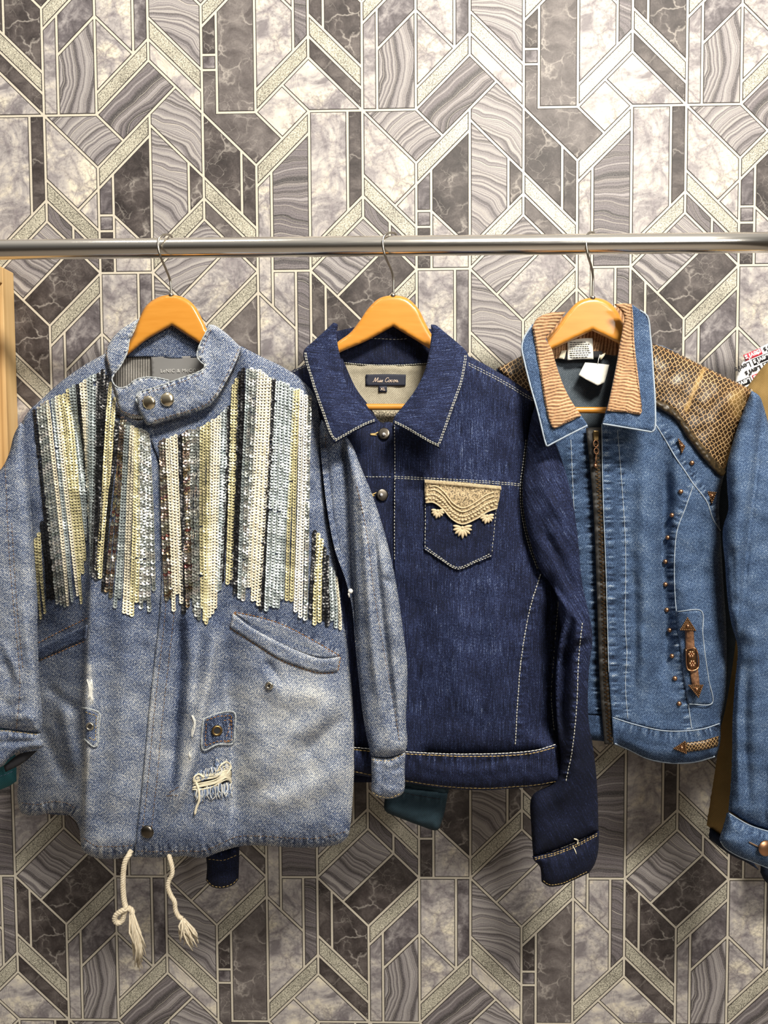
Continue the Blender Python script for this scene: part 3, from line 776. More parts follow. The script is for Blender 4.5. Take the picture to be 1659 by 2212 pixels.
for label, ax, ay, outl, hook, bar in HANGERS:
    dm = rail_d(ax) - .004
    loc = P(ax, ay, dm)
    root = thing('wooden_hanger', label, 'hanger', loc, 'orange hangers on the rail')
    p = Panel(outl, dm - .001, .0062, 9, back=.006, step=4)
    p.build('yoke', MT['hanger'], root)
    bx, by, hw = bar
    a, b_ = P(bx - hw, by - 1, dm), P(bx + hw, by - 1, dm)
    za = P(bx - hw, by - (88 if ax < 900 else 114), dm)[2] if ax > 400 else P(bx - hw, by - 52, dm)[2]
    zc = lambda q: np.array([q[0], q[1], za])
    mb = MB(); mb.tube([zc(a), a + np.array([0, 0, .012]), a + np.array([.003, 0, .003]), a + np.array([.012, 0, 0]), (a + b_) / 2, b_ - np.array([.012, 0, 0]), b_ + np.array([-.003, 0, .003]), b_ + np.array([0, 0, .012]), zc(b_)], .0052, 16)
    mb.build('trouser_bar', MT['hanger'], root)
    mb = MB()
    q3 = [P(h[0], h[1], h[2] + rail_d(ax) - (.205 + .038 * ax / 1659)) if h[1] < 560 else P(h[0], h[1], dm + (h[2] - hook[0][2]) * (h[1] < 610) + (rail_d(ax) - (.205 + .038 * ax / 1659) - dm + hook[0][2]) * max(0, min(1, (600 - h[1]) / 45))) for h in hook]; q3 = [np.array(v) for v in q3]
    fine = []
    for i in range(len(q3) - 1):
        p0, p1, p2, p3 = q3[max(0, i - 1)], q3[i], q3[i + 1], q3[min(len(q3) - 1, i + 2)]
        for t in (0, .25, .5, .75):
            fine.append(.5 * ((2 * p1) + (p2 - p0) * t + (2 * p0 - 5 * p1 + 4 * p2 - p3) * t * t + (3 * p1 - 3 * p2 + p3 - p0) * t ** 3))
    fine.append(q3[-1])
    mb.tube(fine, .0019, 10)
    lab(mb.build('hook', MT['steel'], root), 'bare steel hook over the rail')
    mb = MB(); mb.lathe(P(ax, ay + 1, dm), (0, 0, 1), [(.0045, -.003), (.0042, .002), (.0024, .004)], 14); lab(mb.build('ferrule', MT['steel'], root), 'steel')

# ------------------------------------------------------------------ timber cabinet at the left edge
CX = P(36, 800, .001)[0]
def cab_z(py): return float(P(36, py, .02)[2])
zt, zb = cab_z(583), cab_z(1330)
root = thing('wooden_cabinet', 'raw pine cabinet side with recessed plywood panel, at the left edge', 'cabinet', (CX - .1, -.06, zb))
D1 = .12
def cbox(name, lo, hi, lb=None):
    mb = MB(); mb.box(lo, hi); o = mb.build(name, MT['wood'], root, False)
    bv = o.modifiers.new('bevel', 'BEVEL'); bv.width = .0015; bv.segments = 2
    if lb: lab(o, lb)
    return o
cbox('stile', (CX - .04, -.042, zb), (CX, -.0015, zt - .0005)); cbox('stile', (CX - .04, -D1, zb), (CX, -D1 + .03, zt - .0005))
cbox('rail', (CX - .04, -D1 + .0302, zt - .032), (CX, -.0422, zt - .0005)); cbox('rail', (CX - .04, -D1 + .0302, zb), (CX, -.0422, zb + .035))
cbox('side_panel', (CX - .030, -D1 + .0305, zb + .0355), (CX - .020, -.0425, zt - .0325))
cbox('back_panel', (CX - .16, -.012, zb), (CX - .0402, -.0015, zt - .0005)); cbox('top_board', (CX - .16, -D1, zt - .032), (CX - .0405, -.0125, zt - .0005)); cbox('bottom_board', (CX - .16, -D1, zb), (CX - .0405, -.0125, zb + .03))
cbox('side_panel', (CX - .18, -D1, zb), (CX - .1605, -.0015, zt - .0005))

# ------------------------------------------------------------------ generic bits
def snap(name, px, py, surf, r_px, mat, parent, dome=.35, n=24, off=.001):
    d = float(surf.d(px, py)[0]); c = P(px, py, d); nrm = normal(surf, px, py)
    r = r_px * .000775 * (1.42 - d) / 1.2
    mb = MB(); mb.lathe(c + nrm * (off - .001), nrm, [(r * .93, 0), (r, .0012), (r * .985, .0022), (r * .8, .0022 + r * dome * .55), (r * .5, .0022 + r * dome * .85), (r * .2, .0022 + r * dome), (0, .0022 + r * dome * 1.02)], n)
    return mb.build(name, mat, parent)
def normal(surf, px, py, e=4):
    a = surf.pt(px + e, py)[0] - surf.pt(px - e, py)[0]; b = surf.pt(px, py + e)[0] - surf.pt(px, py - e)[0]
    n = np.cross(a, b); n /= np.linalg.norm(n)
    if n[1] > 0: n = -n
    return n
def eyelet(name, px, py, surf, r_px, hole_px, mat, parent, off=.0012, sx=1.0):
    d = float(surf.d(px, py)[0]); c = P(px, py, d); nrm = normal(surf, px, py); r = r_px * .00077; h = hole_px * .00077
    mb = MB(); mb.lathe(c + nrm * off, nrm, [(r, -.0008), (r, .0003), (r * .86, .0012), ((r + h) / 2, .0018), (h * 1.1, .0013), (h, .0004)], 24, 0, False)
    o = mb.build(name, mat, parent)
    mb = MB(); mb.lathe(c + nrm * off, nrm, [(h * 1.05, .0004), (0, .0004)], 20, 0, False)
    lab(mb.build('opening', MT['hole'], o), 'black disc standing in for the shade in the eyelet')
    return o
def overlay(surf, off): return lambda x, y: surf.d(x, y) + off
def text_mesh(name, txt, px, py, size_px, surf_d, mat, parent, rot=0., shear=0., align='CENTER', tilt=None, ext=.0002, spacing=1.0, fit=None, bold=0):
    c = bpy.data.curves.new('t', 'FONT'); c.body = txt; c.size = size_px * .000775 * 1.0; c.align_x = align; c.align_y = 'CENTER'
    c.shear = shear; c.extrude = ext; c.resolution_u = 3; c.space_character = spacing; c.offset = bold
    t = bpy.data.objects.new('t', c); COL.objects.link(t)
    dg = bpy.context.evaluated_depsgraph_get(); me = bpy.data.meshes.new_from_object(t.evaluated_get(dg))
    bpy.data.objects.remove(t)
    me.materials.clear(); me.materials.append(mat)
    if fit:
        xs = [v.co.x for v in me.vertices]; me.transform(Matrix.Scale(fit * .000775 / (max(xs) - min(xs)), 4))
    mw = Matrix.Translation(Vector(P(px, py, surf_d))) @ Matrix.Rotation(PI / 2, 4, 'X') @ Matrix.Rotation(rot, 4, 'Z')
    me.transform(mw); me.name = name
    o = bpy.data.objects.new(name, me); link(o); o.parent = parent
    o.matrix_parent_inverse = Matrix.Translation(-Vector(ROOTLOC.get(parent.name, (0, 0, 0))))
    return o
def edge_tube(pts, surf, r, off=0, step=4, amp=0., wl=9, m=0, mb=None):
    """rolled cloth edge along pts, rippled like a puckered hem"""
    q = catmull([tuple(p) for p in pts], False, step); mb = mb or MB()
    s_ = np.arange(len(q)) * step
    d = surf.d(q[:, 0], q[:, 1]) + off + amp * np.sin(s_ * 2 * PI / wl)
    rr = r * (1 + .28 * np.sin(s_ * 2 * PI / wl + 1) * (1 if amp else .0))
    mb.tube(P(q[:, 0], q[:, 1], d), list(rr), 8, m); return mb

# ================================================================== JACKET: washed denim with sequins
def smooth01(t): t = np.clip(t, 0, 1); return t * t * (3 - 2 * t)
J = thing('jacket', 'washed denim zip jacket with stand collar and striped sequin chest', 'jacket', P(420, 1200, .215))
DW = MT['denim_washed']
HEM_R = [(290, 1851), (340, 1853), (400, 1850), (440, 1853), (470, 1842), (510, 1830), (545, 1826), (600, 1829), (660, 1831), (700, 1829), (735, 1822), (751, 1808)]
PLK = [(318, 922), (330, 960), (345, 1000), (349, 1080), (351, 1200), (346, 1320), (334, 1430), (320, 1560), (309, 1680), (297, 1790), (290, 1851)]
OUT_R = [(318, 922, 1), (360, 906), (421, 884), (455, 866), (480, 836), (502, 798), (519, 747, 1), (560, 768), (610, 792), (655, 822), (680, 848), (692, 890), (694, 960), (700, 1040), (708, 1110), (722, 1180), (735, 1260), (743, 1330), (753, 1400), (760, 1480), (764, 1560), (765, 1660), (761, 1740), (757, 1782), (751, 1808)] + HEM_R[::-1][1:-1] + [(290, 1851, 1)] + [(309, 1680), (320, 1560), (334, 1430), (346, 1320), (351, 1200), (349, 1080), (345, 1000), (330, 960)]
fR = [('s', [(520, 1300), (480, 1380), (470, 1500), (462, 1600), (470, 1720), (478, 1840)][::-1], 9, .0, 80, 60),
      ('r', [(468, 1330), (452, 1450), (432, 1560), (412, 1660), (378, 1740), (350, 1790)], (30, 12), .019),
      ('r', [(500, 1365), (488, 1480), (500, 1600), (505, 1720), (495, 1830)], (14, 36), -.026),
      ('r', [(385, 1330), (388, 1440), (380, 1560), (372, 1700)], (10, 12), -.011),
      ('r', [(408, 1320), (412, 1440), (402, 1560)], (12, 12), .010),
      ('r', [(736, 1500), (690, 1545), (630, 1590), (590, 1640), (540, 1700)], (18, 34), .014),
      ('r', [(745, 1545), (700, 1590), (650, 1640)], (18, 14), -.012),
      ('r', [(755, 1640), (690, 1690), (620, 1720), (550, 1740)], (20, 30), .010),
      ('r', [(572, 1425), (592, 1455), (612, 1480)], (7, 9), -.008),
      ('r', [(560, 1450), (620, 1500), (680, 1505), (725, 1485)], (28, 24), .010),
      ('r', [(470, 930), (455, 1050), (440, 1180), (430, 1320)], (16, 22), .012),
      ('r', [(420, 940), (412, 1060), (405, 1200)], (10, 14), -.010),
      ('r', [(560, 850), (545, 1000), (520, 1200)], (22, 26), .009),
      ('r', [(640, 900), (620, 1100), (600, 1290)], (26, 24), -.008),
      ('p', [(p[0], p[1] - 16) for p in HEM_R], 12, .0014, 11, .13),
      ('p', [(505, 1322), (560, 1333), (610, 1348), (680, 1383), (733, 1416)], 9, .0006, 14, .14)]
S_R = Panel(OUT_R, lambda x, y: .232 + .012 * smooth01((y - 1250) / 500), .030, 62, step=5, feats=fR, noise=[(.0011, 90), (.0005, 34)], fade0=lambda x, y: .40 + .10 * smooth01((y - 1380) / 160) * smooth01((1800 - y) / 90) * smooth01((x - 440) / 80) + .07 * smooth01((y - 1400) / 160) * smooth01((1800 - y) / 90) - .10 * np.exp(-((y - 1330) / 60) ** 2), seed=3,
            fades=[([(600, 1500), (640, 1640), (560, 1720)], 110, .07), ([(470, 1380), (432, 1560), (380, 1740)], 14, .16), ([(350, 1000), (351, 1200), (334, 1430), (309, 1680)], 8, .16), ([(395, 1340), (388, 1500), (378, 1700)], 9, -.22), ([(430, 1350), (420, 1500), (395, 1650)], 12, .10), ([(505, 1360), (600, 1425), (700, 1455)], 12, .12), ([(320, 1450), (350, 1640)], 22, .1), ([(620, 1500), (690, 1500)], 26, .12)], flat=[PLK], edge=(7, .14))
S_R.build('front_panel', DW, J)
OUT_L = [(342, 1000, 1), (334, 940), (318, 905, 1), (296, 908), (264, 892), (246, 842), (230, 762, 1), (180, 790), (130, 826), (92, 860), (62, 888), (48, 912), (36, 960), (34, 1020), (36, 1100), (40, 1200), (44, 1350), (46, 1500), (44, 1640), (38, 1730), (48, 1757), (75, 1762), (110, 1756), (140, 1757), (160, 1770), (171, 1790), (174, 1815), (178, 1836), (200, 1851), (240, 1856), (285, 1851), (306, 1850, 1), (325, 1690), (338, 1560), (352, 1430), (364, 1320), (368, 1200), (364, 1090)]
STEP_L = [(193, 1000), (194, 1140), (192, 1240), (186, 1380), (180, 1520), (184, 1660), (176, 1850)]
fL = [('s', STEP_L, 4, -.034, 400, 260),
      ('r', [(200, 1240), (196, 1400), (192, 1560), (200, 1700)], (16, 20), .006),
      ('r', [(262, 1250), (268, 1400), (262, 1600), (240, 1800)], (24, 30), .010),
      ('r', [(130, 1500), (150, 1600), (168, 1680)], (14, 18), .012), ('r', [(100, 1480), (140, 1520), (175, 1540)], (12, 14), -.009),
      ('r', [(85, 1560), (120, 1640), (150, 1700)], (14, 14), -.009),
      ('r', [(150, 860), (170, 960), (190, 1060)], (14, 14), -.012), ('r', [(110, 900), (125, 1050), (140, 1250)], (20, 20), .004),
      ('r', [(262, 930), (236, 1060), (212, 1240)], (12, 20), -.012), ('r', [(296, 930), (292, 1080), (286, 1280)], (14, 22), .010),
      ('p', [(45, 1742), (80, 1746), (110, 1740), (142, 1742), (162, 1756)], 12, .0016, 11, .14),
      ('p', [(176, 1818), (205, 1836), (240, 1840), (290, 1836)], 12, .0014, 11, .13)]
def side_turn(x, y):
    """left of the fold the cloth turns away towards the side seam"""
    X = np.interp(y, [p[1] for p in STEP_L], [p[0] for p in STEP_L]); g = X - x
    return -(.030 * smooth01((y - 980) / 260) * (.5 + .5 * np.tanh(g / 4.)) + .105 * smooth01((y - 1180) / 200) * np.clip(g / 125., 0, 1.1))
def midL(x, y): return .226 + .012 * smooth01((y - 1250) / 500)
S_L = Panel(OUT_L, midL, .030, 46, step=4.5, feats=[('s', STEP_L[::-1], 4, 0, 1, 1)] + fL[1:], noise=[(.0010, 80), (.0005, 34)], fade0=lambda x, y: .40 + .10 * smooth01((y - 1380) / 160) - .06 * np.exp(-((y - 1330) / 60) ** 2), seed=5,
            flat=[[(318, 905), (342, 1000), (364, 1090), (368, 1200), (352, 1430), (325, 1690), (306, 1850)]], edge=(6, .12),
            extra=side_turn,
            fades=[([(193, 1280), (184, 1520), (180, 1800)], 6, .14), ([(193, 1440), (196, 1520)], 7, .3), ([(190, 1620), (186, 1680)], 7, .25)])
S_L.build('front_panel', DW, J)
# back panel with the grey inner yoke
bo = [(228, 768, 1), (180, 792), (130, 828), (92, 862), (62, 890), (46, 915), (32, 1000), (36, 1200), (40, 1400), (42, 1560), (48, 1700), (60, 1745), (400, 1760), (748, 1790), (756, 1700), (758, 1560), (748, 1400), (730, 1260), (712, 1130), (694, 1000), (690, 890), (676, 848), (650, 822), (600, 790), (522, 748, 1), (440, 762), (360, 772), (280, 772)]
Panel(bo, lambda x, y: .190 - .150 * smooth01((y - 1150) / 150) * smooth01((330 - x) / 230), .0, step=14, fade0=.4).build('back_panel', DW, J)
S_B = Panel([(240, 764, 1), (300, 762), (360, 768), (430, 768), (500, 752, 1), (500, 860), (440, 910, 1), (280, 910, 1), (240, 840)], .1945, .0, step=6, fade0=.5, noise=[(.0006, 40)])
S_B.build('lining', MT['grey_knit'], J, 'grey knitted lining inside the neck')
Panel([(326, 771, 1), (448, 768, 1), (452, 822, 1), (328, 826, 1)], .1985, .0, step=6, shell=.001).build('brand_label', MT['grey_satin'], J, 'grey satin label with pale lettering')
bl = [o for o in J.children if o.name.startswith('brand_label')][0]
text_mesh('lettering', 'LeNIC & McCOY', 389, 801, 12, .2000, MT['silver_print'], bl, spacing=1.12, fit=86)
# stand collar: inner back, left band, overlapping right band
def cmid(lo, hi, y0, y1): return lambda x, y: lo + (hi - lo) * smooth01((y - y0) / (y1 - y0))
Panel([(262, 772, 1), (280, 735), (292, 712, 1), (330, 700), (370, 697), (410, 698), (446, 703, 1), (465, 730), (475, 768, 1), (440, 771), (380, 774), (320, 770)], .199, .0, step=5, fade0=.36, noise=[(.0007, 40)]).build('collar_back', DW, J)
colL = [(300, 688, 1), (289, 710), (280, 731), (275, 760), (260, 791), (247, 808), (242, 819), (248, 832), (259, 838), (275, 834), (292, 821), (314, 815), (338, 816), (366, 822, 1), (392, 850, 1), (380, 900, 1), (330, 914, 1), (306, 902), (280, 899), (262, 891), (249, 845), (237, 801), (228, 765), (232, 748), (257, 715), (284, 697)]
S_CL = Panel(colL, cmid(.236, .264, 690, 850), .006, 14, step=4, fade0=.46, noise=[(.0010, 30)], edge=(5, .22), seed=8, feats=[('p', [(300, 690), (280, 731), (262, 790), (246, 812), (250, 832), (275, 830), (314, 812), (362, 818)], 8, .0012, 9, .16)])
S_CL.build('collar_band', DW, J)
colR = [(452, 701, 1), (444, 720), (434, 739), (427, 757), (426, 771), (435, 783), (442, 789), (439, 797), (422, 806), (388, 818), (354, 830), (328, 839), (307, 845), (298, 850), (294, 860), (297, 872), (303, 893), (317, 918, 1), (336, 914), (381, 900), (422, 889), (449, 878), (469, 857), (486, 828), (502, 798), (514, 771), (521, 750, 1), (512, 742), (489, 720), (462, 702)]
S_CR = Panel(colR, lambda x, y: .236 + .039 * smooth01((y - 700) / 150) + .004 * smooth01((480 - x) / 120), .007, 16, step=4, fade0=.44, noise=[(.0010, 34)], edge=(5, .22), seed=9, feats=[('p', [(450, 708), (440, 725), (430, 757), (432, 778), (442, 792), (420, 812), (388, 824), (354, 836), (328, 845), (304, 852)], 9, .0015, 11, .18),
      ('r', [(462, 712), (450, 760), (455, 800), (470, 850)], (10, 14), -.004), ('p', [(336, 910), (381, 896), (422, 884), (462, 860), (486, 825), (514, 768)], 7, .0008, 12, .14)])
S_CR.build('collar_band', DW, J)
mb = MB()
edge_tube([(300, 689), (289, 710), (280, 731), (275, 760), (260, 791), (247, 808), (242, 819), (248, 832), (259, 838), (275, 834), (292, 821), (314, 815), (338, 816), (366, 822)], S_CL, .0011, .0004, 3, .0004, 9, 0, mb)
edge_tube([(452, 702), (444, 720), (434, 739), (427, 757), (426, 771), (435, 783), (442, 789), (439, 797), (422, 806), (388, 818), (354, 830), (328, 839), (307, 845), (298, 850), (294, 860), (297, 872)], S_CR, .0011, .0004, 3, .0004, 10, 0, mb)
lab(mb.build('collar_edge', MT['worn_edge'], J), 'whitened worn collar edge')
snap('snap_button', 323, 870, S_CR, 15.5, MT['gold_chrome'], J); snap('snap_button', 362, 863, S_CR, 15.5, MT['gold_chrome'], J); snap('snap_button', 319, 1796, S_R, 15, MT['gunmetal'], J)
# sleeves
slL = [(44, 912, 1), (30, 940), (20, 978), (6, 1008), (-22, 1040), (-40, 1100), (-46, 1300), (-44, 1450), (-40, 1582, 1), (0, 1574), (40, 1580), (88, 1584, 1), (91, 1556), (87, 1500), (83, 1440), (80, 1370), (80, 1300), (74, 1210), (68, 1130), (62, 1040), (56, 970), (51, 920)]
S_SL = Panel(slL, lambda x, y: .246 + .014 * smooth01((y - 930) / 250), .026, 34, back=.014, step=4.5, uvrot=.12, fade0=lambda x, y: .44 + .06 * smooth01((y - 1050) / 250), seed=11, noise=[(.0010, 60), (.0005, 28)],
             feats=[('p', [(13, 1000), (22, 1200), (35, 1350), (45, 1480), (38, 1580)], 7, .0005, 12, .10), ('r', [(52, 1300), (62, 1400), (80, 1480)], (12, 10), .006), ('r', [(5, 1420), (24, 1470), (10, 1510)], (10, 12), -.006), ('r', [(-10, 1500), (20, 1525), (60, 1515)], (12, 10), -.004), ('r', [(2, 1380), (30, 1440), (40, 1480)], (8, 8), .004), ('r', [(85, 1560), (55, 1545), (30, 1556)], (8, 8), .005)])
S_SL.build('sleeve', DW, J)
S_CUL = Panel([(-44, 1580, 1), (0, 1576), (50, 1580), (88, 1585, 1), (87, 1598), (93, 1603), (92, 1614), (70, 1619), (45, 1622), (22, 1637), (0, 1658), (-40, 1660, 1)], lambda x, y: .262 + 0 * x, .016, 16, back=.012, step=4, fade0=.42, seed=12, edge=(5, .18), noise=[(.001, 26)], feats=[('r', [(-40, 1606), (30, 1604), (90, 1600)], (5, 6), -.006), ('p', [(-30, 1585), (88, 1590)], 6, .0008, 12, .12)])
cu = S_CUL.build('cuff', DW, J)
mb = SB(); stitch(mb, [(-30, 1583), (0, 1579), (50, 1583), (86, 1588)], S_CUL, m=0); mb.build('topstitch', MT['thread_gold'], cu)
Panel([(8, 1655, 1), (40, 1630), (80, 1622, 1), (50, 1648), (12, 1668, 1)], .252, .003, 5, step=5).build('cuff_inner_shade', MT['black_cloth'], cu, 'black sheet for the shade inside the cuff')  # flat black piece painted as the shade within the cuff
slR = [(694, 906, 1), (706, 916), (735, 930), (757, 955), (780, 1010), (804, 1068), (832, 1155), (851, 1235), (862, 1300), (871, 1365), (879, 1425), (880, 1475), (877, 1560), (880, 1600), (876, 1626, 1), (840, 1636), (802, 1634, 1), (788, 1570), (776, 1480), (768, 1400), (760, 1310), (747, 1255), (724, 1190), (708, 1110), (696, 1010), (690, 930)]
S_SR = Panel(slR, lambda x, y: .256 + .014 * smooth01((y - 960) / 260), .024, 34, back=.010, extra=lambda x, y: -.030 * (1 - smooth01((x - np.interp(y, [930, 1040, 1150, 1260, 1380], [742, 754, 759, 763, 770]) + 6) / 12)) * smooth01((y - 920) / 60) * smooth01((1420 - y) / 120), step=4.5, uvrot=-.16, fade0=lambda x, y: .40 + .12 * smooth01((x - np.interp(y, [930, 1250, 1600], [745, 765, 800])) / 20), seed=13, noise=[(.0009, 50), (.0004, 24)],  # left of the fold is darker: its shade is put into the colour
             feats=[('r', [(740, 935), (752, 1040), (756, 1150), (760, 1260), (768, 1380)], (6, 8), -.012), ('r', [(766, 960), (782, 1060), (790, 1180), (800, 1320), (812, 1450), (825, 1560)], (12, 18), .014),
                    ('r', [(800, 1090), (812, 1200), (826, 1330), (842, 1460), (858, 1600)], (12, 6), -.015), ('r', [(716, 950), (718, 1060), (728, 1160), (742, 1240)], (8, 8), .005), ('r', [(835, 1190), (852, 1300), (862, 1420)], (14, 10), .010), ('r', [(830, 1250), (850, 1262), (862, 1280)], (6, 8), -.007),
                    ('p', [(768, 1040), (790, 1150), (806, 1280), (826, 1400), (848, 1520), (862, 1605)], 6, .0004, 11, .09), ('p', [(700, 940), (698, 1010), (706, 1090), (722, 1180), (742, 1235)], 7, .0009, 13, .12)])
S_SR.build('sleeve', DW, J)
S_CUR = Panel([(802, 1636, 1), (840, 1638), (876, 1622, 1), (874, 1660), (871, 1712), (846, 1725), (814, 1721), (804, 1712), (803, 1680)], .268, .017, 20, back=.012, step=4, fade0=.46, seed=14, edge=(5, .14), noise=[(.0012, 30)], feats=[('r', [(845, 1668), (862, 1660), (875, 1650)], (6, 8), -.006), ('r', [(826, 1640), (820, 1720)], (5, 5), -.003), ('p', [(804, 1642), (840, 1644), (872, 1630)], 6, .0007, 12, .12)])
cu = S_CUR.build('cuff', DW, J)
mb = SB(); stitch(mb, [(804, 1641), (840, 1643), (874, 1628)], S_CUR); stitch(mb, [(805, 1712), (816, 1719), (846, 1722), (869, 1712)], S_CUR); mb.build('topstitch', MT['thread_gold'], cu)
mb = MB(); mb.ball(P(757, 1277, .292), .0042, 8); mb.tube([P(757, 1277, .292), P(753, 1283, .293), P(755, 1290, .292)], .0016, 6); lab(mb.build('loose_thread', MT['thread_white'], J), 'white thread tuft on the sleeve')
# pocket welts
wR = [(503, 1325, 1), (535, 1350), (575, 1373), (620, 1396), (660, 1413), (695, 1423), (735, 1419, 1), (729, 1451, 1), (690, 1452), (640, 1438), (600, 1421), (560, 1396), (497, 1356, 1)]
S_WR = Panel(wR, overlay(S_R, .0032), .0035, 8, step=4, fade0=.46, edge=(5, .16), seed=15, noise=[(.0006, 22)])
wo = S_WR.build('pocket_welt', DW, J)
Panel([(508, 1324, 1), (600, 1347), (680, 1387), (731, 1417, 1), (700, 1421), (640, 1405), (570, 1371)], overlay(S_R, .0012), .0, step=5, fade0=.5, shell=.001, feats=[('r', [(520, 1340), (600, 1380), (700, 1417)], 7, -.002)]).build('pocket_lining', DW, J)
wL = [(76, 1402, 1), (130, 1376), (189, 1349, 1), (186, 1380, 1), (130, 1404), (79, 1428, 1)]
S_WL = Panel(wL, overlay(S_L, .003), .003, 7, step=4, fade0=.2, edge=(4, .2), seed=16)
S_WL.build('pocket_welt', DW, J)
mb = SB()
for k in (0, 4.5): stitch(mb, [(506, 1322 + k), (560, 1333 + k), (610, 1349 + k), (680, 1385 + k), (735, 1417 + k)], S_R, off=.001)
stitch(mb, [(497, 1357), (560, 1398), (600, 1423), (640, 1440), (690, 1454), (728, 1453)], S_R, off=.0012); stitch(mb, [(736, 1420), (730, 1450)], S_WR)
bt = MB()
for k in range(9): stitch(bt, [(497 + .7 * k, 1354 - 3.5 * k), (505 + .7 * k, 1352 - 3.5 * k)], S_R, 7, 1, off=.0035, smooth=False)
mb.l.append(bt)
stitch(mb, [(80, 1430), (130, 1408), (186, 1384)], S_L, off=.001); stitch(mb, [(82, 1389), (130, 1364), (189, 1335)], S_L, off=.001)
mb.build('pocket_stitching', MT['thread_orange'], J)
mb = SB()
for dx in (11, 26): stitch(mb, [(p[0] + dx + (4 if dx > 11 else 0), p[1] + 2) for p in PLK[1:-1]], S_R)
stitch(mb, [(296, 1838), (340, 1840), (400, 1838), (440, 1838), (470, 1826), (510, 1808), (560, 1806), (620, 1810), (690, 1810), (748, 1796)], S_R)
stitch(mb, [(334, 909), (381, 895), (421, 883), (447, 872), (466, 852), (482, 824), (498, 794), (516, 752)], S_CR); stitch(mb, [(440, 806), (390, 826), (354, 838), (318, 850), (306, 868)], S_CR); stitch(mb, [(456, 712), (443, 742), (436, 765)], S_CR)
stitch(mb, [(262, 887), (281, 895), (304, 898)], S_CL); stitch(mb, [(46, 1734), (80, 1738), (110, 1732), (142, 1734), (164, 1748)], S_L); stitch(mb, [(180, 1810), (205, 1826), (240, 1829), (286, 1826)], S_L)
stitch(mb, [(11, 1004), (20, 1200), (33, 1350), (43, 1480), (35, 1576)], S_SL); stitch(mb, [(25, 1130), (36, 1300), (50, 1450)], S_SL)
stitch(mb, [(771, 1050), (792, 1150), (808, 1280), (828, 1400), (850, 1520), (864, 1605)], S_SR); stitch(mb, [(704, 938), (702, 1010), (709, 1090), (724, 1175), (742, 1230)], S_SR); stitch(mb, [(231, 752), (230, 766), (238, 796)], S_CL)
stitch(mb, [(366, 1712), (388, 1700)], S_R, jit=2); stitch(mb, [(361, 1720), (390, 1716)], S_R, jit=2)
mb.build('topstitch', MT['thread_brown'], J)
# patches with eyelets
S_P1 = Panel([(440, 1553, 1), (470, 1541), (506, 1539, 1), (507, 1575), (503, 1605, 1), (470, 1608), (439, 1620, 1), (436, 1590)], overlay(S_R, .003), .002, 4, step=3, fade0=.20, edge=(3, .5), seed=18, feats=[('p', [(440, 1580), (505, 1570)], 26, .0007, 9, .12)])
po = S_P1.build('patch', DW, J, 'dark denim tab with white edges')
edge_tube([(440, 1553), (470, 1541), (506, 1539), (507, 1575), (503, 1605), (470, 1608), (439, 1620), (436, 1590), (440, 1553)], S_P1, .0014, .0005, 3, .0002, 8).build('patch_edge', MT['worn_edge'], po)
mb = SB(); stitch(mb, [(446, 1556), (472, 1547), (500, 1546), (500, 1600), (470, 1601), (443, 1611), (446, 1556)], S_P1, smooth=False); stitch(mb, [(484, 1556), (499, 1554), (493, 1580), (487, 1596)], S_P1, smooth=False); stitch(mb, [(485, 1603), (503, 1600)], S_P1, 6, 1); mb.build('topstitch', MT['thread_orange'], po)
eyelet('eyelet', 469, 1578, S_P1, 11.5, 6.5, MT['brass'], J)
S_P2 = Panel([(177, 1529, 1), (196, 1532), (215, 1541, 1), (213, 1575), (211, 1606, 1), (204, 1613), (181, 1595, 1), (180, 1560)], overlay(S_L, .003), .002, 4, step=3, fade0=.34, edge=(3.5, .45), seed=19)
po = S_P2.build('patch', DW, J, 'narrow denim tab with white edges'); edge_tube([(177, 1529), (196, 1532), (215, 1541), (213, 1575), (211, 1606), (204, 1613), (181, 1595)], S_P2, .0013, .0004, 3, .0002, 8).build('patch_edge', MT['worn_edge'], po); mb = SB(); stitch(mb, [(184, 1538), (208, 1546), (206, 1600), (186, 1590)], S_P2, smooth=False); mb.build('topstitch', MT['thread_gold'], po)
eyelet('eyelet', 195, 1569, S_P2, 9, 5, MT['nickel'], J); eyelet('eyelet', 582, 1481, S_R, 9, 3.6, MT['nickel'], J)
# ripped hole with white weft threads
hole = Panel([(424, 1690, 1), (440, 1676), (470, 1664), (492, 1650), (500, 1664), (498, 1684), (470, 1698), (440, 1706)], overlay(S_R, .0012), .0, step=5, shell=.001)  # dark sheet stands in for the shade within the rip
ho = hole.build('rip', MT['hole'], J, 'ripped hole with white threads')
rng = random.Random(4); mb = MB()
for k in range(15):
    y0 = 1678 + 26 * k / 15 + rng.uniform(-2, 2); a = rng.uniform(-3, 3)
    cordline(mb, [(418 + rng.uniform(-3, 4), y0 + 4), (440, y0 + a), (465, y0 - 6 + a * .5), (488, y0 - 20 + rng.uniform(-4, 4)), (500, y0 - 18 + rng.uniform(0, 8))], S_R, rng.uniform(.0008, .0016), .0045, 0, 5, 5)
cordline(mb, [(468, 1668), (478, 1652), (490, 1646), (499, 1656), (490, 1672)], S_R, .0015, .006); cordline(mb, [(418, 1690), (420, 1678), (430, 1672), (440, 1680)], S_R, .0017, .006)
cordline(mb, [(424, 1690), (430, 1710), (430, 1730), (424, 1745), (421, 1760)], S_R, .0022, .005); cordline(mb, [(498, 1680), (500, 1694), (503, 1706)], S_R, .0012, .005)
mb.build('weft_threads', MT['thread_cream'], ho)
mb = MB()
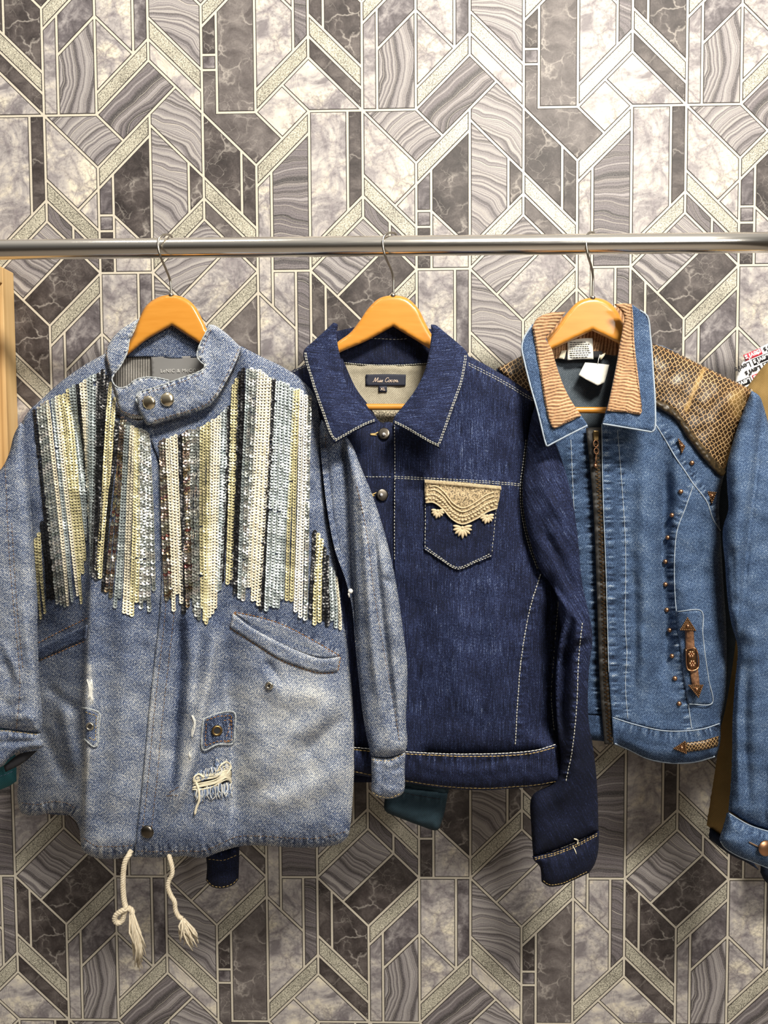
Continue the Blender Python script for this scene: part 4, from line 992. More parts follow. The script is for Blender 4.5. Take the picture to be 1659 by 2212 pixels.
for k in range(64):
    t = k / 63; x = 421 + 80 * t; y = 1713 - 14 * t + rng.uniform(-4, 4); L = rng.uniform(9, 24)
    cordline(mb, [(x, y - 8), (x + rng.uniform(-3, 3), y + L * .5), (x + rng.uniform(-8, 5), y + L)], S_R, rng.uniform(.0005, .001), rng.uniform(.003, .006), k % 2, 5, 4)
for k in range(46):
    t = k / 45; x = 424 + 74 * t; y = 1676 - 26 * t + rng.uniform(-4, 4); L = rng.uniform(7, 17)
    cordline(mb, [(x, y - 6), (x + rng.uniform(-5, 5), y + L * .4), (x + rng.uniform(-6, 6), y + L)], S_R, rng.uniform(.0005, .001), rng.uniform(.004, .006), k % 2, 5, 4)
for k in range(14):
    x = 468 + rng.uniform(-6, 22); y = 1645 + rng.uniform(-4, 10); cordline(mb, [(x, y), (x + rng.uniform(-6, 6), y - 5), (x + rng.uniform(-8, 8), y + 7)], S_R, .0007, .004, k % 2, 5, 4)
mb.build('frayed_edge', None, ho, True, [MT['thread_blue'], MT['thread_white']])
mb = MB()
for c_ in ([(190, 1468), (194, 1490), (191, 1508)], [(196, 1470), (199, 1486), (197, 1500), (199, 1516)], [(416, 1548), (421, 1560), (417, 1580), (414, 1590)], [(411, 1626), (408, 1638)]):
    mb = MB()
    for k in range(5): cordline(mb, [(x + rng.uniform(-3, 3), y + rng.uniform(-4, 4)) for x, y in c_], S_L if c_[0][0] < 300 else S_R, .0007, .0012, 0, 4, 4)
    mb.build('abrasion_threads', MT['thread_white'], J)
# drawcords with tassels
def rope(pts, r, name='drawcord', twist=26, n_=200):
    mb = MB(); q = []
    q3 = [np.array(P(*p)) for p in pts]
    for i in range(len(q3) - 1):
        p0, p1, p2, p3 = q3[max(0, i - 1)], q3[i], q3[i + 1], q3[min(len(q3) - 1, i + 2)]
        for t in np.arange(0, 1, .1): q.append(.5 * ((2 * p1) + (p2 - p0) * t + (2 * p0 - 5 * p1 + 4 * p2 - p3) * t * t + (3 * p1 - 3 * p2 + p3 - p0) * t ** 3))
    q.append(q3[-1]); q = np.array(q); T = np.gradient(q, axis=0); T /= np.linalg.norm(T, axis=1)[:, None]
    s_ = np.r_[0, np.cumsum(np.linalg.norm(np.diff(q, axis=0), axis=1))]
    k = int(s_[-1] / .0011) + 2; tt = np.linspace(0, s_[-1], k)
    q2 = np.stack([np.interp(tt, s_, q[:, i]) for i in range(3)], -1); T2 = np.stack([np.interp(tt, s_, T[:, i]) for i in range(3)], -1)
    for h in range(3):
        out = []
        for p, t, a in zip(q2, T2, tt):
            n = np.cross(t, [0, 1, 0]); n /= np.linalg.norm(n) + 1e-9; b = np.cross(t, n); th = a / .0125 * 2 * PI + h * 2 * PI / 3
            out.append(p + (n * math.cos(th) + b * math.sin(th)) * r * .5)
        mb.tube(out, r * .62, 7)
    return mb.build(name, MT['rope'], J)
DC = .268
r1_ = rope([(284, 1836, DC - .012), (279, 1846, DC), (270, 1862, DC + .004), (266, 1890, DC + .004), (266, 1925, DC + .004), (269, 1950, DC + .004), (272, 1962, DC + .006), (262, 1968, DC + .008), (251, 1976, DC + .008), (248, 1987, DC + .006), (255, 1994, DC + .003), (264, 1988, DC + .001), (268, 1975, DC + .001), (274, 1963, DC + .003), (282, 1964, DC + .004), (287, 1974, DC + .004)], .0042)
r2_ = rope([(365, 1846, DC - .014), (368, 1858, DC - .006), (372, 1876, DC - .004), (371, 1890, DC - .004), (364, 1904, DC - .004), (363, 1918, DC - .004), (369, 1934, DC - .004), (377, 1948, DC - .004), (379, 1966, DC - .004), (386, 1980, DC - .004), (394, 1984, DC - .004)], .0036)
def tassel(cord, x0, y0, ends, d, n, r):
    mb = MB(); rng = random.Random(int(x0))
    for k in range(n):
        ex, ey = ends[k % len(ends)]; ex += rng.uniform(-8, 8); ey += rng.uniform(-22, 8); a = rng.uniform(-7, 7)
        mx, my = x0 + (ex - x0) * .45 + a + (5 if rng.random() < .5 else -4), y0 + (ey - y0) * .45
        dd = rng.uniform(-.006, .006)
        mb.tube([P(x0 + a * .4, y0 - 6, d + dd * .4), P(mx, my, d + dd), P((mx + ex) / 2 + rng.uniform(-3, 3), (my + ey) / 2, d + dd), P(ex, ey, d + dd * .7)], [r, r * 1.2, r, r * .5], 5)
    mb.build('tassel', MT['rope'], cord)
tassel(r1_, 284, 1972, [(300, 2070), (308, 2062), (296, 2090), (303, 2085)], DC + .004, 44, .0015)
tassel(r2_, 396, 1990, [(396, 2030), (405, 2042), (414, 2038), (424, 2040), (412, 2050)], DC - .004, 34, .0014)
# sequin strands, each one sewn string of overlapping discs
GL = [((75, 888), (118, 1296)), ((105, 865), (148, 1306)), ((131, 857), (178, 1302)), ((169, 832), (193, 1070)), ((190, 820), (196, 1160)), ((206, 813), (198, 1235)), ((221, 803), (204, 1232)), ((238, 832), (211, 1252)), ((253, 893), (224, 1262)), ((264, 904), (232, 1290)), ((286, 924), (268, 1316)), ((304, 931), (304, 1312)), ((325, 940), (344, 1296))]
TL = [(82, 'black'), (100, 'holo'), (111, 'cream'), (118, 'silver'), (129, 'cream'), (150, 'gold'), (166, 'silver'), (174, 'black'), (188, 'cream'), (212, 'silver'), (230, 'black'), (247, 'gold'), (258, 'black'), (272, 'bronze'), (283, 'silver'), (291, 'cream'), (300, 'gold'), (330, 'holo')]
GR = [((347, 958), (361, 1320)), ((371, 945), (384, 1300)), ((390, 942), (399, 1330)), ((412, 933), (420, 1310)), ((436, 925), (437, 1338)), ((467, 906), (458, 1332)), ((496, 882), (481, 1266)), ((506, 837), (491, 1268)), ((527, 797), (510, 1274)), ((560, 803), (539, 1290)), ((591, 822), (566, 1300)), ((637, 842), (619, 1312)), ((660, 855), (650, 1345)), ((679, 868), (668, 1330))]
TR = [(360, 'bronze'), (385, 'cream'), (393, 'black'), (410, 'bronze'), (430, 'holo'), (452, 'gold'), (480, 'cream'), (490, 'silver'), (500, 'black'), (514, 'gold'), (533, 'black'), (543, 'silver'), (556, 'holo'), (584, 'cream'), (596, 'black'), (634, 'silver'), (652, 'gold'), (669, 'white'), (690, 'holo')]
XTRA = [((77, 1166), (89, 1334), 'gold', 0), ((84, 1154), (97, 1322), 'gold', 0), ((93, 1130), (106, 1290), 'black', 0), ((100, 1100), (114, 1292), 'black', 0),
        ((679, 1150), (673, 1330), 'black', 1), ((686, 1156), (680, 1346), 'gold', 1), ((694, 1168), (689, 1340), 'gold', 1), ((701, 1186), (698, 1334), 'black', 1), ((707, 1204), (706, 1348), 'black', 1), ((714, 1228), (716, 1336), 'silver', 1), ((721, 1236), (725, 1352), 'silver', 1), ((727, 1250), (734, 1356), 'cream', 1)]
TYPE = lambda T, x: next((t for q, t in T if x < q), T[-1][1])
NSTR = [0]
def strand(top, bot, kind, surf, rng):
    L = math.hypot(bot[0] - top[0], bot[1] - top[1]); sp = 6.4; n = int(L / sp)
    t = np.linspace(0, 1, n); x = top[0] + (bot[0] - top[0]) * t + 1.2 * np.sin(t * 5 + top[0]); y = top[1] + (bot[1] - top[1]) * t
    if kind in ('holo',): R, J_ = 5.0, .17
    elif kind == 'bronze': R, J_ = 5.0, .16
    elif kind == 'black': R, J_ = 5.3, .12
    else: R, J_ = 4.9, .06
    c = surf.pt(x, y, .0022); a = surf.pt(x + 3, y, .0022) - surf.pt(x - 3, y, .0022); b = surf.pt(x, y - 4, .0022) - surf.pt(x, y + 4, .0022)
    mb = MB(); K = 9
    for i in range(n):
        if rng.random() < .008: continue
        u = a[i] / np.linalg.norm(a[i]); w_ = b[i] / np.linalg.norm(b[i]); nn = np.cross(u, w_)
        if nn[1] > 0: nn = -nn
        tx, ty = rng.gauss(0, J_), .16 + rng.gauss(0, J_)
        u2 = u + nn * tx; v2 = w_ - nn * ty; u2 /= np.linalg.norm(u2); v2 /= np.linalg.norm(v2); n2 = np.cross(u2, v2)
        if n2[1] > 0: n2 = -n2
        r = R * .000775; cc = c[i] + nn * .0009; vs = []
        for rad, hh in ((.30, -.0003), (.62, .0001), (1., .0004)):
            for k in range(K):
                th = 2 * PI * k / K; vs.append(cc + r * rad * (math.cos(th) * u2 + math.sin(th) * v2) + n2 * hh)
        fs = [(q * K + k, q * K + (k + 1) % K, (q + 1) * K + (k + 1) % K, (q + 1) * K + k) for q in (0, 1) for k in range(K)]
        mb.add(vs, fs)
    o = mb.build('sequin_strand', MT['sq_' + kind], J, False); NSTR[0] += 1
    return o
rng = random.Random(11)
for G, T, S in ((GL, TL, S_L), (GR, TR, S_R)):
    for (a, b), (c, d) in zip(G[:-1], G[1:]):
        k = max(1, round(max(abs(c[0] - a[0]), abs(d[0] - b[0]) * .8) / 8.2))
        for i in range(k):
            t = i / k; top = (a[0] + (c[0] - a[0]) * t, a[1] + (c[1] - a[1]) * t + rng.uniform(-3, 3)); bot = (b[0] + (d[0] - b[0]) * t, b[1] + (d[1] - b[1]) * t + rng.uniform(-30, 14))
            strand(top, bot, TYPE(T, top[0]), S, rng)
for a, b, k, s_ in XTRA: strand(a, b, k, S_R if s_ else S_L, rng)
print('strands', NSTR[0])

# ================================================================== JACKET: dark indigo with button placket
DD = MT['denim_dark']
K = thing('jacket', 'dark indigo denim jacket with wide pointed collar and lace-trimmed chest pocket', 'jacket', P(950, 1250, .21))
# sleeve hidden behind the washed jacket, its cuff shows below that jacket's hem
S2L = Panel([(640, 815, 1), (600, 850), (560, 960), (520, 1150), (480, 1400), (452, 1640), (446, 1845, 1), (514, 1830, 1), (530, 1640), (570, 1400), (620, 1200), (660, 1000, 1)], lambda x, y: .165 + .02 * smooth01((1100 - y) / 250), .018, 26, back=.016, step=9, fade0=.26, uvrot=.1)
S2L.build('sleeve', DD, K)
S2CL = Panel([(442, 1836, 1), (480, 1836), (517, 1824, 1), (516, 1870), (515, 1900, 1), (505, 1911), (482, 1919), (458, 1916), (445, 1902, 1), (447, 1870)], .167, .018, 24, back=.016, step=4, fade0=.2, feats=[('p', [(444, 1846), (516, 1834)], 8, .0012, 14, .1)])
o_ = S2CL.build('cuff', DD, K)
mb = SB(); stitch(mb, [(446, 1900), (459, 1913), (482, 1916), (504, 1908), (514, 1897)], S2CL); stitch(mb, [(450, 1856), (482, 1858), (514, 1846)], S2CL); mb.build('topstitch', MT['thread_gold'], o_)
# fronts
PK = [(852, 908), (853, 1000), (852, 1100), (852, 1210), (850, 1350), (848, 1500), (848, 1618)]
o2r = [(852, 906, 1), (862, 896), (900, 850), (930, 800), (950, 755, 1), (1008, 768), (1080, 806), (1140, 842), (1162, 866, 1), (1150, 900), (1142, 950), (1137, 1000), (1131, 1050), (1135, 1110), (1150, 1180), (1172, 1232), (1192, 1262), (1207, 1300), (1204, 1350), (1195, 1420), (1190, 1500), (1193, 1560), (1204, 1612, 1), (1150, 1624), (1080, 1630), (1000, 1630), (930, 1628), (848, 1620, 1)] + PK[::-1][1:-1]
f2 = [('p', [(852, 1028), (950, 1034), (1060, 1040), (1130, 1046)], 9, .0007, 16, .10), ('r', [(1164, 1245), (1145, 1320), (1130, 1430), (1120, 1600)], (7, 7), -.003), ('p', [(1172, 1240), (1145, 1320), (1128, 1430), (1118, 1605)], 10, .0010, 13, .12),
      ('r', [(1000, 1300), (995, 1420), (985, 1560)], (30, 36), .011), ('r', [(900, 1250), (905, 1400), (900, 1580)], (26, 30), -.009), ('r', [(1060, 1240), (1075, 1400), (1060, 1590)], (24, 22), .009), ('r', [(1150, 1400), (1170, 1480), (1195, 1580)], (12, 14), .010), ('r', [(960, 1480), (1000, 1560), (1080, 1600)], (18, 22), -.003),
      ('p', [(1205, 1300), (1195, 1420), (1190, 1500), (1198, 1590)], 8, .0015, 13, .16), ('p', [(1008, 790), (1080, 828), (1150, 868)], 9, .0008, 15, .08), ('r', [(860, 1060), (930, 1052), (1030, 1062)], (10, 8), -.002)]
S2R = Panel(o2r, .214, .030, 55, step=5, feats=f2, noise=[(.0010, 80), (.0004, 30)], seed=31, fade0=.36, fades=[([(1010, 900), (1030, 1030)], 60, .12), ([(1040, 1240), (1050, 1400)], 46, .12), ([(985, 1330), (930, 1500)], 30, .08), ([(900, 1030)], 30, .10), ([(980, 1450), (1050, 1560)], 30, .08)], flat=[PK + [(852, 906)], [(848, 1620), (1204, 1612)]], edge=(4, .05), extra=lambda x, y: -.035 * smooth01((x - np.interp(y, [1240, 1320, 1430, 1600], [1166, 1146, 1130, 1120])) / 55) * smooth01((y - 1250) / 80) * smooth01((1615 - y) / 60))
S2R.build('front_panel', DD, K)
o2l = [(872, 940, 1), (852, 915, 1), (840, 911), (822, 912), (800, 880), (770, 840), (740, 775, 1), (700, 770), (655, 790), (612, 815), (605, 850), (640, 920), (655, 1000), (660, 1100), (650, 1200), (655, 1400), (660, 1604, 1), (760, 1622), (872, 1622, 1), (872, 1400), (874, 1200)]
S2Lf = Panel(o2l, .212, .0275, 50, step=6, feats=[('p', [(700, 1026), (800, 1030), (850, 1030)], 8, .0007, 16, .1), ('r', [(838, 940), (836, 1100), (838, 1250)], (10, 10), -.003)], noise=[(.0008, 70)], seed=32, fade0=.30, fades=[([(835, 1032)], 14, .16)], flat=[[(872, 940), (874, 1200), (872, 1400), (872, 1622)], [(660, 1604), (872, 1622)]], edge=(4, .05))
S2Lf.build('front_panel', DD, K)
Panel([(612, 815, 1), (655, 790), (735, 750, 1), (850, 768), (960, 755, 1), (1080, 812), (1160, 868, 1), (1135, 1000), (1140, 1140), (1200, 1240), (1226, 1330), (1228, 1500), (1216, 1690, 1), (660, 1690, 1), (650, 1300), (640, 950)], .187, 0, step=16, fade0=.3).build('back_panel', DD, K)
S2B = Panel([(732, 782, 1), (780, 786), (850, 789), (926, 785, 1), (930, 850), (900, 905, 1), (790, 905, 1), (735, 850)], .1915, 0, step=5, fade0=.52, noise=[(.0006, 36)], feats=[('r', [(745, 800), (830, 795), (920, 800)], (8, 8), .0025)])
S2B.build('lining', MT['beige_lining'], K, 'beige woven lining')
Panel([(796, 888, 1), (870, 888, 1), (868, 915), (840, 925, 1), (815, 915)], .198, 0, step=5, fade0=.5).build('facing', MT['tweed'], K, 'flecked tweed facing below the hanger bar')
S2N = Panel([(724, 716, 1), (760, 708), (800, 700), (850, 702), (900, 706), (938, 712, 1), (930, 786, 1), (850, 789), (780, 787), (734, 782, 1)], .1935, 0, step=5, fade0=.26, noise=[(.0007, 30)])
S2N.build('collar_back', DD, K)
mb = SB(); stitch(mb, [(736, 783), (780, 787), (850, 789), (926, 785)], S2N, dash=4, gap=1, r=.0009); stitch(mb, [(800, 731), (860, 733), (885, 731)], S2N); mb.build('topstitch', MT['thread_pale'], K)
lb = Panel([(790, 809, 1), (835, 808), (877, 809, 1), (876, 833, 1), (834, 833), (790, 833, 1)], .1945, 0, step=5, shell=.0008); lo = lb.build('brand_label', MT['label_navy'], K, 'navy label with script lettering')
sz = Panel([(818, 833.5, 1), (836, 833.5, 1), (836, 847, 1), (818, 847, 1)], .1945, 0, step=5, shell=.0008).build('size_label', MT['label_navy'], K, 'tiny navy size label')
text_mesh('lettering', 'XL', 827, 840.5, 9, .1952, MT['label_print'], sz)
# script lettering drawn with a pen line
def script(strokes, ox, oy, s_, d, r, parent, mat):
    mb = MB()
    for st in strokes:
        q = catmull([(ox + (x + .28 * (-y)) * s_, oy + y * s_) for x, y in st], False, .5); mb.tube(P(q[:, 0], q[:, 1], d), r, 5)
    mb.build('lettering', mat, parent)
def oo(x): return [(x + 2.6, -3.6), (x + .6, -3.6), (x, -1.6), (x + 1, -.1), (x + 2.6, -.6), (x + 3, -2.6), (x + 2.4, -3.8), (x + 3.4, -3.2), (x + 4.6, -3.2)]
script([[(-1, -.2), (.6, -1), (2, -7.6), (2.4, -7.4), (3.6, -.6), (6.6, -7.8), (7, -7.4), (7, -1), (8.2, -.2), (9.4, -1.4)], [(9.8, -3.6), (9.4, -1), (10.2, -.1), (11.4, -1.2)], [(10.5, -5.6), (10.7, -5.2)], [(11.4, -1.2), (13, -3.8), (12.7, -2.4), (13.2, -1), (12.4, 0), (11.2, -.4)], [(13.2, -.2), (16, -3.8), (15.7, -2.4), (16.2, -1), (15.4, 0), (14.2, -.4)],
        [(25.6, -6.2), (25, -7.6), (22.8, -7.4), (20.8, -4), (21.4, -.8), (23.6, -.1), (25.8, -1.6)], oo(26.5), [(33.6, -3.2), (32, -3.8), (31, -1.8), (31.8, -.2), (34, -1.2)], oo(35), [(42, -3.2), (40.2, -3.6), (39.6, -1.4), (40.6, -.2), (42.2, -2), (42.5, -3.6), (42.2, -1), (43.2, -.1), (44.6, -1)]], 806, 825.5, 1.22, .1953, .00042, lo, MT['label_print'])
# pointed collar
c2l = [(720, 697, 1), (700, 716), (676, 738), (657, 756), (655, 768), (659, 785), (668, 814), (678, 846), (695, 894), (714, 946), (722, 958, 1), (745, 945), (783, 924), (816, 911, 1), (803, 896), (791, 882), (772, 865), (756, 848), (745, 819), (737, 781), (729, 743), (727, 718), (729, 700)]
S2CLf = Panel(c2l, lambda x, y: .244 + .046 * smooth01((y - 700) / 240) + .008 * np.sin(np.clip((x - 655) / 120, 0, 1) * PI), .005, 12, shell=.004, step=4, uvrot=PI / 2 + .1, fade0=.40, seed=33, noise=[(.0011, 44)], edge=(4, .08), feats=[('r', [(728, 740), (738, 790), (756, 840)], (12, 18), .004), ('r', [(672, 760), (700, 830), (720, 920)], (20, 20), .003)])
S2CLf.build('collar_leaf', DD, K)
c2r = [(931, 701, 1), (941, 702), (960, 717), (976, 730), (1005, 756), (1011, 766), (1010, 780), (1001, 827), (990, 856), (980, 884), (961, 940), (951, 970, 1), (932, 960), (913, 949), (895, 938), (875, 928), (858, 921), (848, 914, 1), (851, 902), (871, 877), (896, 844), (917, 802), (926, 764), (932, 722)]
S2CRf = Panel(c2r, lambda x, y: .244 + .046 * smooth01((y - 700) / 240) + .008 * np.sin(np.clip((x - 850) / 160, 0, 1) * PI), .005, 12, shell=.004, step=4, uvrot=PI / 2 - .1, fade0=.40, seed=34, noise=[(.0011, 44)], edge=(4, .08), feats=[('r', [(930, 750), (920, 800), (890, 850)], (16, 10), .004), ('r', [(990, 780), (975, 860), (950, 940)], (18, 18), .003)])
S2CRf.build('collar_leaf', DD, K)
mb = SB()
for k in (0, 3.2): stitch(mb, [(658 + k, 762), (662 + k, 785), (671 + k, 814), (681 + k, 846), (698 + k, 894), (716 + k, 942), (724 + k, 952 - k)], S2CLf, 4.5, 1.6, .0008); stitch(mb, [(724, 953 - k), (745, 941 - k), (783, 920 - k), (812, 908 - k)], S2CLf, 4.5, 1.6, .0008)
for k in (0, 3.2): stitch(mb, [(1007 - k, 768), (1006 - k, 780), (997 - k, 827), (986 - k, 858), (976 - k, 886), (957 - k, 940), (949 - k, 962)], S2CRf, 4.5, 1.6, .0008); stitch(mb, [(948, 964 - k), (930, 956 - k), (911, 945 - k), (873, 923 - k), (852, 913 - k)], S2CRf, 4.5, 1.6, .0008)
mb.build('topstitch', MT['thread_pale'], K)
# hem band
h2 = [(662, 1600, 1), (760, 1620), (850, 1624), (930, 1628), (1000, 1631), (1080, 1630), (1150, 1624), (1203, 1610, 1), (1207, 1640), (1213, 1690, 1), (1160, 1699), (1100, 1704), (1050, 1707), (990, 1705), (930, 1699), (880, 1691), (820, 1682), (740, 1668), (662, 1650, 1)]
S2H = Panel(h2, .214, .031, 30, step=4.5, fade0=.32, seed=35, noise=[(.0010, 40)], edge=(4, .14), flat=[[(662, 1600), (760, 1620), (850, 1624), (1000, 1631), (1080, 1630), (1150, 1624), (1203, 1610)]], feats=[('p', [(700, 1622), (850, 1634), (1000, 1641), (1080, 1640), (1198, 1622)], 10, .0012, 17, .14), ('r', [(900, 1655), (1000, 1668), (1100, 1660)], (8, 10), .003), ('r', [(1020, 1650), (1110, 1640), (1150, 1644)], (5, 6), -.003)])
ho2 = S2H.build('waistband', DD, K)
mb = SB(); stitch(mb, [(700, 1613), (850, 1627), (930, 1631), (1000, 1634), (1080, 1633), (1150, 1627), (1201, 1614)], S2H, 7, 1.5, .0008); stitch(mb, [(740, 1662), (820, 1677), (880, 1687), (930, 1695), (990, 1701), (1050, 1703), (1100, 1700), (1160, 1695), (1211, 1686)], S2H, 8, 1.2, .0008); mb.build('topstitch', MT['thread_gold'], ho2)
mb = SB(); stitch(mb, [(700, 1608), (850, 1622), (1000, 1629), (1150, 1622), (1202, 1608)], S2H, 7, 1, .0008); mb.build('topstitch', MT['thread_white'], ho2)
# visible sleeve
s2 = [(1160, 866, 1), (1178, 900), (1196, 945), (1222, 1020), (1240, 1098), (1250, 1180), (1258, 1262), (1275, 1338), (1280, 1378), (1272, 1450), (1271, 1550), (1282, 1620), (1290, 1700), (1293, 1795, 1), (1250, 1816), (1200, 1836), (1152, 1850, 1), (1148, 1790), (1150, 1720), (1196, 1690), (1212, 1640), (1206, 1590), (1200, 1480), (1206, 1400), (1216, 1330), (1205, 1290), (1188, 1258), (1168, 1234), (1148, 1180), (1133, 1110), (1129, 1050), (1135, 1000), (1140, 950), (1148, 900)]
S2S = Panel(s2, lambda x, y: .229 + .016 * smooth01((y - 880) / 260) - .034 * smooth01((y - 1560) / 220), .026, 36, back=.012, step=4.5, uvrot=-.52, seed=36, noise=[(.0010, 60), (.0004, 26)], fade0=lambda x, y: .40 - .22 * smooth01((y - 1420) / 200),  # lower sleeve darkened: shade put into the colour
            feats=[('s', [(1282, 1384), (1262, 1345), (1240, 1320), (1208, 1285), (1168, 1238)], 3.5, .024, 150, 18), ('r', [(1236, 1330), (1222, 1400), (1214, 1500), (1214, 1600)], (11, 10), -.034), ('r', [(1262, 1370), (1250, 1450), (1246, 1540), (1238, 1640)], (14, 14), .008), ('p', [(1256, 1345), (1248, 1420), (1243, 1520), (1232, 1620), (1218, 1690)], 7, .0014, 13, .2),
                   ('r', [(1160, 960), (1190, 1100), (1215, 1230)], (22, 26), .010), ('r', [(1170, 1140), (1210, 1210), (1245, 1290)], (10, 12), -.008), ('r', [(1180, 1060), (1215, 1120), (1240, 1190)], (10, 10), .008), ('r', [(1200, 1740), (1230, 1700), (1250, 1640)], (16, 16), .006)], edge=(4, .05))
S2S.build('sleeve', DD, K)
S2C = Panel([(1150, 1850, 1), (1200, 1838), (1250, 1818), (1294, 1795, 1), (1292, 1840), (1284, 1868), (1272, 1886, 1), (1240, 1901), (1215, 1912), (1186, 1915), (1170, 1905, 1), (1166, 1872), (1153, 1858)], .214, .024, 30, back=.012, step=4, fade0=.22, uvrot=-.35, seed=37, noise=[(.001, 30)], edge=(4, .06), feats=[('p', [(1156, 1858), (1200, 1846), (1250, 1826), (1290, 1804)], 8, .001, 14, .1)])
o_ = S2C.build('cuff', DD, K)
mb = SB()
for k in (0, 4): stitch(mb, [(1155, 1853 + k), (1200, 1842 + k), (1250, 1822 + k), (1291, 1800 + k)], S2C, 5, 2, .0007)
stitch(mb, [(1174, 1903), (1187, 1911), (1214, 1908), (1240, 1897), (1270, 1882)], S2C, 5, 1.5, .0006); mb.build('topstitch', MT['thread_gold'], o_)
mb = MB(); cordline(mb, [(1240, 1812), (1248, 1815), (1247, 1824)], S2C, .0012, .002); cordline(mb, [(1236, 1826), (1242, 1836), (1245, 1845)], S2C, .0008, .002); mb.build('loose_thread', MT['thread_cream'], o_)
# seams
mb = SB()
for k in (0, 4): stitch(mb, [(852, 1029 + k), (950, 1034 + k), (1060, 1040 + k), (1129, 1046 + k)], S2R, 5, 2, .0007)
for k in (0, 4): stitch(mb, [(1140 - k, 950), (1134 - k, 1000), (1128 - k, 1050), (1131 - k, 1110), (1147 - k, 1180), (1166 - k, 1232)], S2R, 4.5, 2, .0008, .004)
stitch(mb, [(1168, 1240), (1146, 1310), (1134, 1370), (1124, 1440), (1118, 1520), (1113, 1612)], S2R, 5, 1.6, .0010); stitch(mb, PK[:-3] + [(852, 1205)], S2R, 5, 2.4, .0007); stitch(mb, [(1206, 1300), (1196, 1420), (1191, 1500), (1197, 1580)], S2R, 5, 2, .0007)
for k in (0, 5): stitch(mb, [(1012, 784 + k), (1080, 819 + k), (1152, 862 + k)], S2R, 5, 2, .0007)
stitch(mb, [(720, 1026), (800, 1030), (850, 1030)], S2Lf, 5, 2, .0007); stitch(mb, [(1258, 1346), (1250, 1420), (1246, 1520), (1236, 1620), (1222, 1690)], S2S, 5, 2.2, .0009); stitch(mb, [(615, 812), (640, 800), (668, 788)], S2Lf, 5, 2, .0006)
mb.build('topstitch', MT['thread_pale'], K)
# buttons with a crystal in the middle
for bx, by in ((830, 938), (825, 1069)):
    b_ = snap('button', bx, by, S2Lf, 13, MT['gunmetal'], K, .06, off=.003); b_.data.name = 'button'
    mb = MB(); mb.ball(P(bx - 1, by, float(S2Lf.d(bx, by)[0]) + .0078), .0030, 8); lab(mb.build('crystal', MT['crystal'], b_), 'clear crystal')
    mb = MB(); cordline(mb, [(bx - 30, by - 1), (bx - 20, by - 1), (bx - 12, by - 5)], S2Lf, .0011, .0015); cordline(mb, [(bx - 30, by + 1), (bx - 16, by + 2)], S2Lf, .0011, .0015); mb.build('buttonhole', MT['thread_gold'], K)
# chest pocket with lace
pk = [(916, 1039, 1), (1000, 1045), (1081, 1052, 1), (1074, 1098), (1069, 1150), (1064, 1204, 1), (1026, 1220), (988, 1234, 1), (950, 1212), (915, 1188, 1), (918, 1110)]
S2P = Panel(pk, overlay(S2R, .0028), .0025, 6, step=4, fade0=.30, seed=38, edge=(4, .10), feats=[('p', [(917, 1110), (916, 1188), (988, 1232), (1064, 1204), (1072, 1110)], 7, .0009, 14, .14)])
po2 = S2P.build('chest_pocket', DD, K)
mb = SB()
for k in (0, 3.4): stitch(mb, [(918 + k, 1186 - k), (950, 1207 - k), (988, 1229 - k), (1026, 1215 - k), (1062 - k, 1200 - k)], S2P, 4.5, 1.8, .0008)
stitch(mb, [(919, 1090), (918, 1186)], S2P, 5, 3, .0006); stitch(mb, [(1072, 1100), (1062, 1200)], S2P, 5, 3, .0006); mb.build('topstitch', MT['thread_pale'], po2)
lv = [(919, 1086), (935, 1085), (955, 1098), (977, 1122), (999, 1132), (1028, 1121), (1054, 1105), (1074, 1098)]
ov = [(916, 1038), (940, 1040), (985, 1044), (1030, 1049), (1082, 1052)]
S2LC = Panel([(917, 1036, 1), (1000, 1042), (1082, 1050, 1), (1079, 1075), (1074, 1099, 1), (1054, 1106), (1028, 1122), (999, 1133), (977, 1123), (955, 1099), (935, 1086), (919, 1087, 1), (917, 1060)], overlay(S2P, .0018), .0012, 4, step=3, noise=[(.0005, 12)], seed=39)
lc = S2LC.build('lace_trim', MT['lace'], po2, 'beige embroidered lace trim')
mb = MB()
for k in range(5):
    t = k / 4; row = [(x + (1000 - x) * .10 * t, y - 8.2 * k - (0 if k < 3 else 2)) for x, y in lv]
    for i, (x, y) in enumerate(catmull(row, False, 8.4 if k % 2 else 5.2)):
        if k in (1, 2): q = P(x, y, float(S2LC.d(x, y)[0]) + .0008); mb.ball(q, .0029, 7, 0, (1, .5, .62))
    if k not in (1, 2): cordline(mb, row, S2LC, .0013, .001, 0, 3)
for k in range(56):
    x = 918 + 163 * k / 55; y = 1037 + 14.5 * k / 55; cordline(mb, [(x, y - 1.5), (x + .6, y + 7)], S2LC, .0011, .0012, 0, 3, 5)
mb.build('cording', MT['lace_thread'], lc)
for fx, fy, fr, n_ in ((946, 1104, 16, 8), (999, 1140, 23, 9), (1052, 1115, 17, 8)):
    mb = MB()
    for k in range(n_):
        a = PI * (k + .5) / n_ * 1.28 - .44; L = fr * (1.05 if k in (n_ // 2,) else .92); pts = []
        for t in (.12, .3, .5, .7, .88, 1.): pts.append((fx + math.cos(a) * L * t, fy + math.sin(a) * L * t))
        d_ = S2P.d([p[0] for p in pts], [p[1] for p in pts]) + .0026; mb.tube(P([p[0] for p in pts], [p[1] for p in pts], d_), [.0014, .0022, .0027, .0026, .0018, .0006], 7)
    mb.ball(P(fx, fy, float(S2P.d(fx, fy)[0]) + .0034), .0030, 8, 0, (1, .6, 1)); mb.build('flower_motif', MT['lace_thread'], lc)

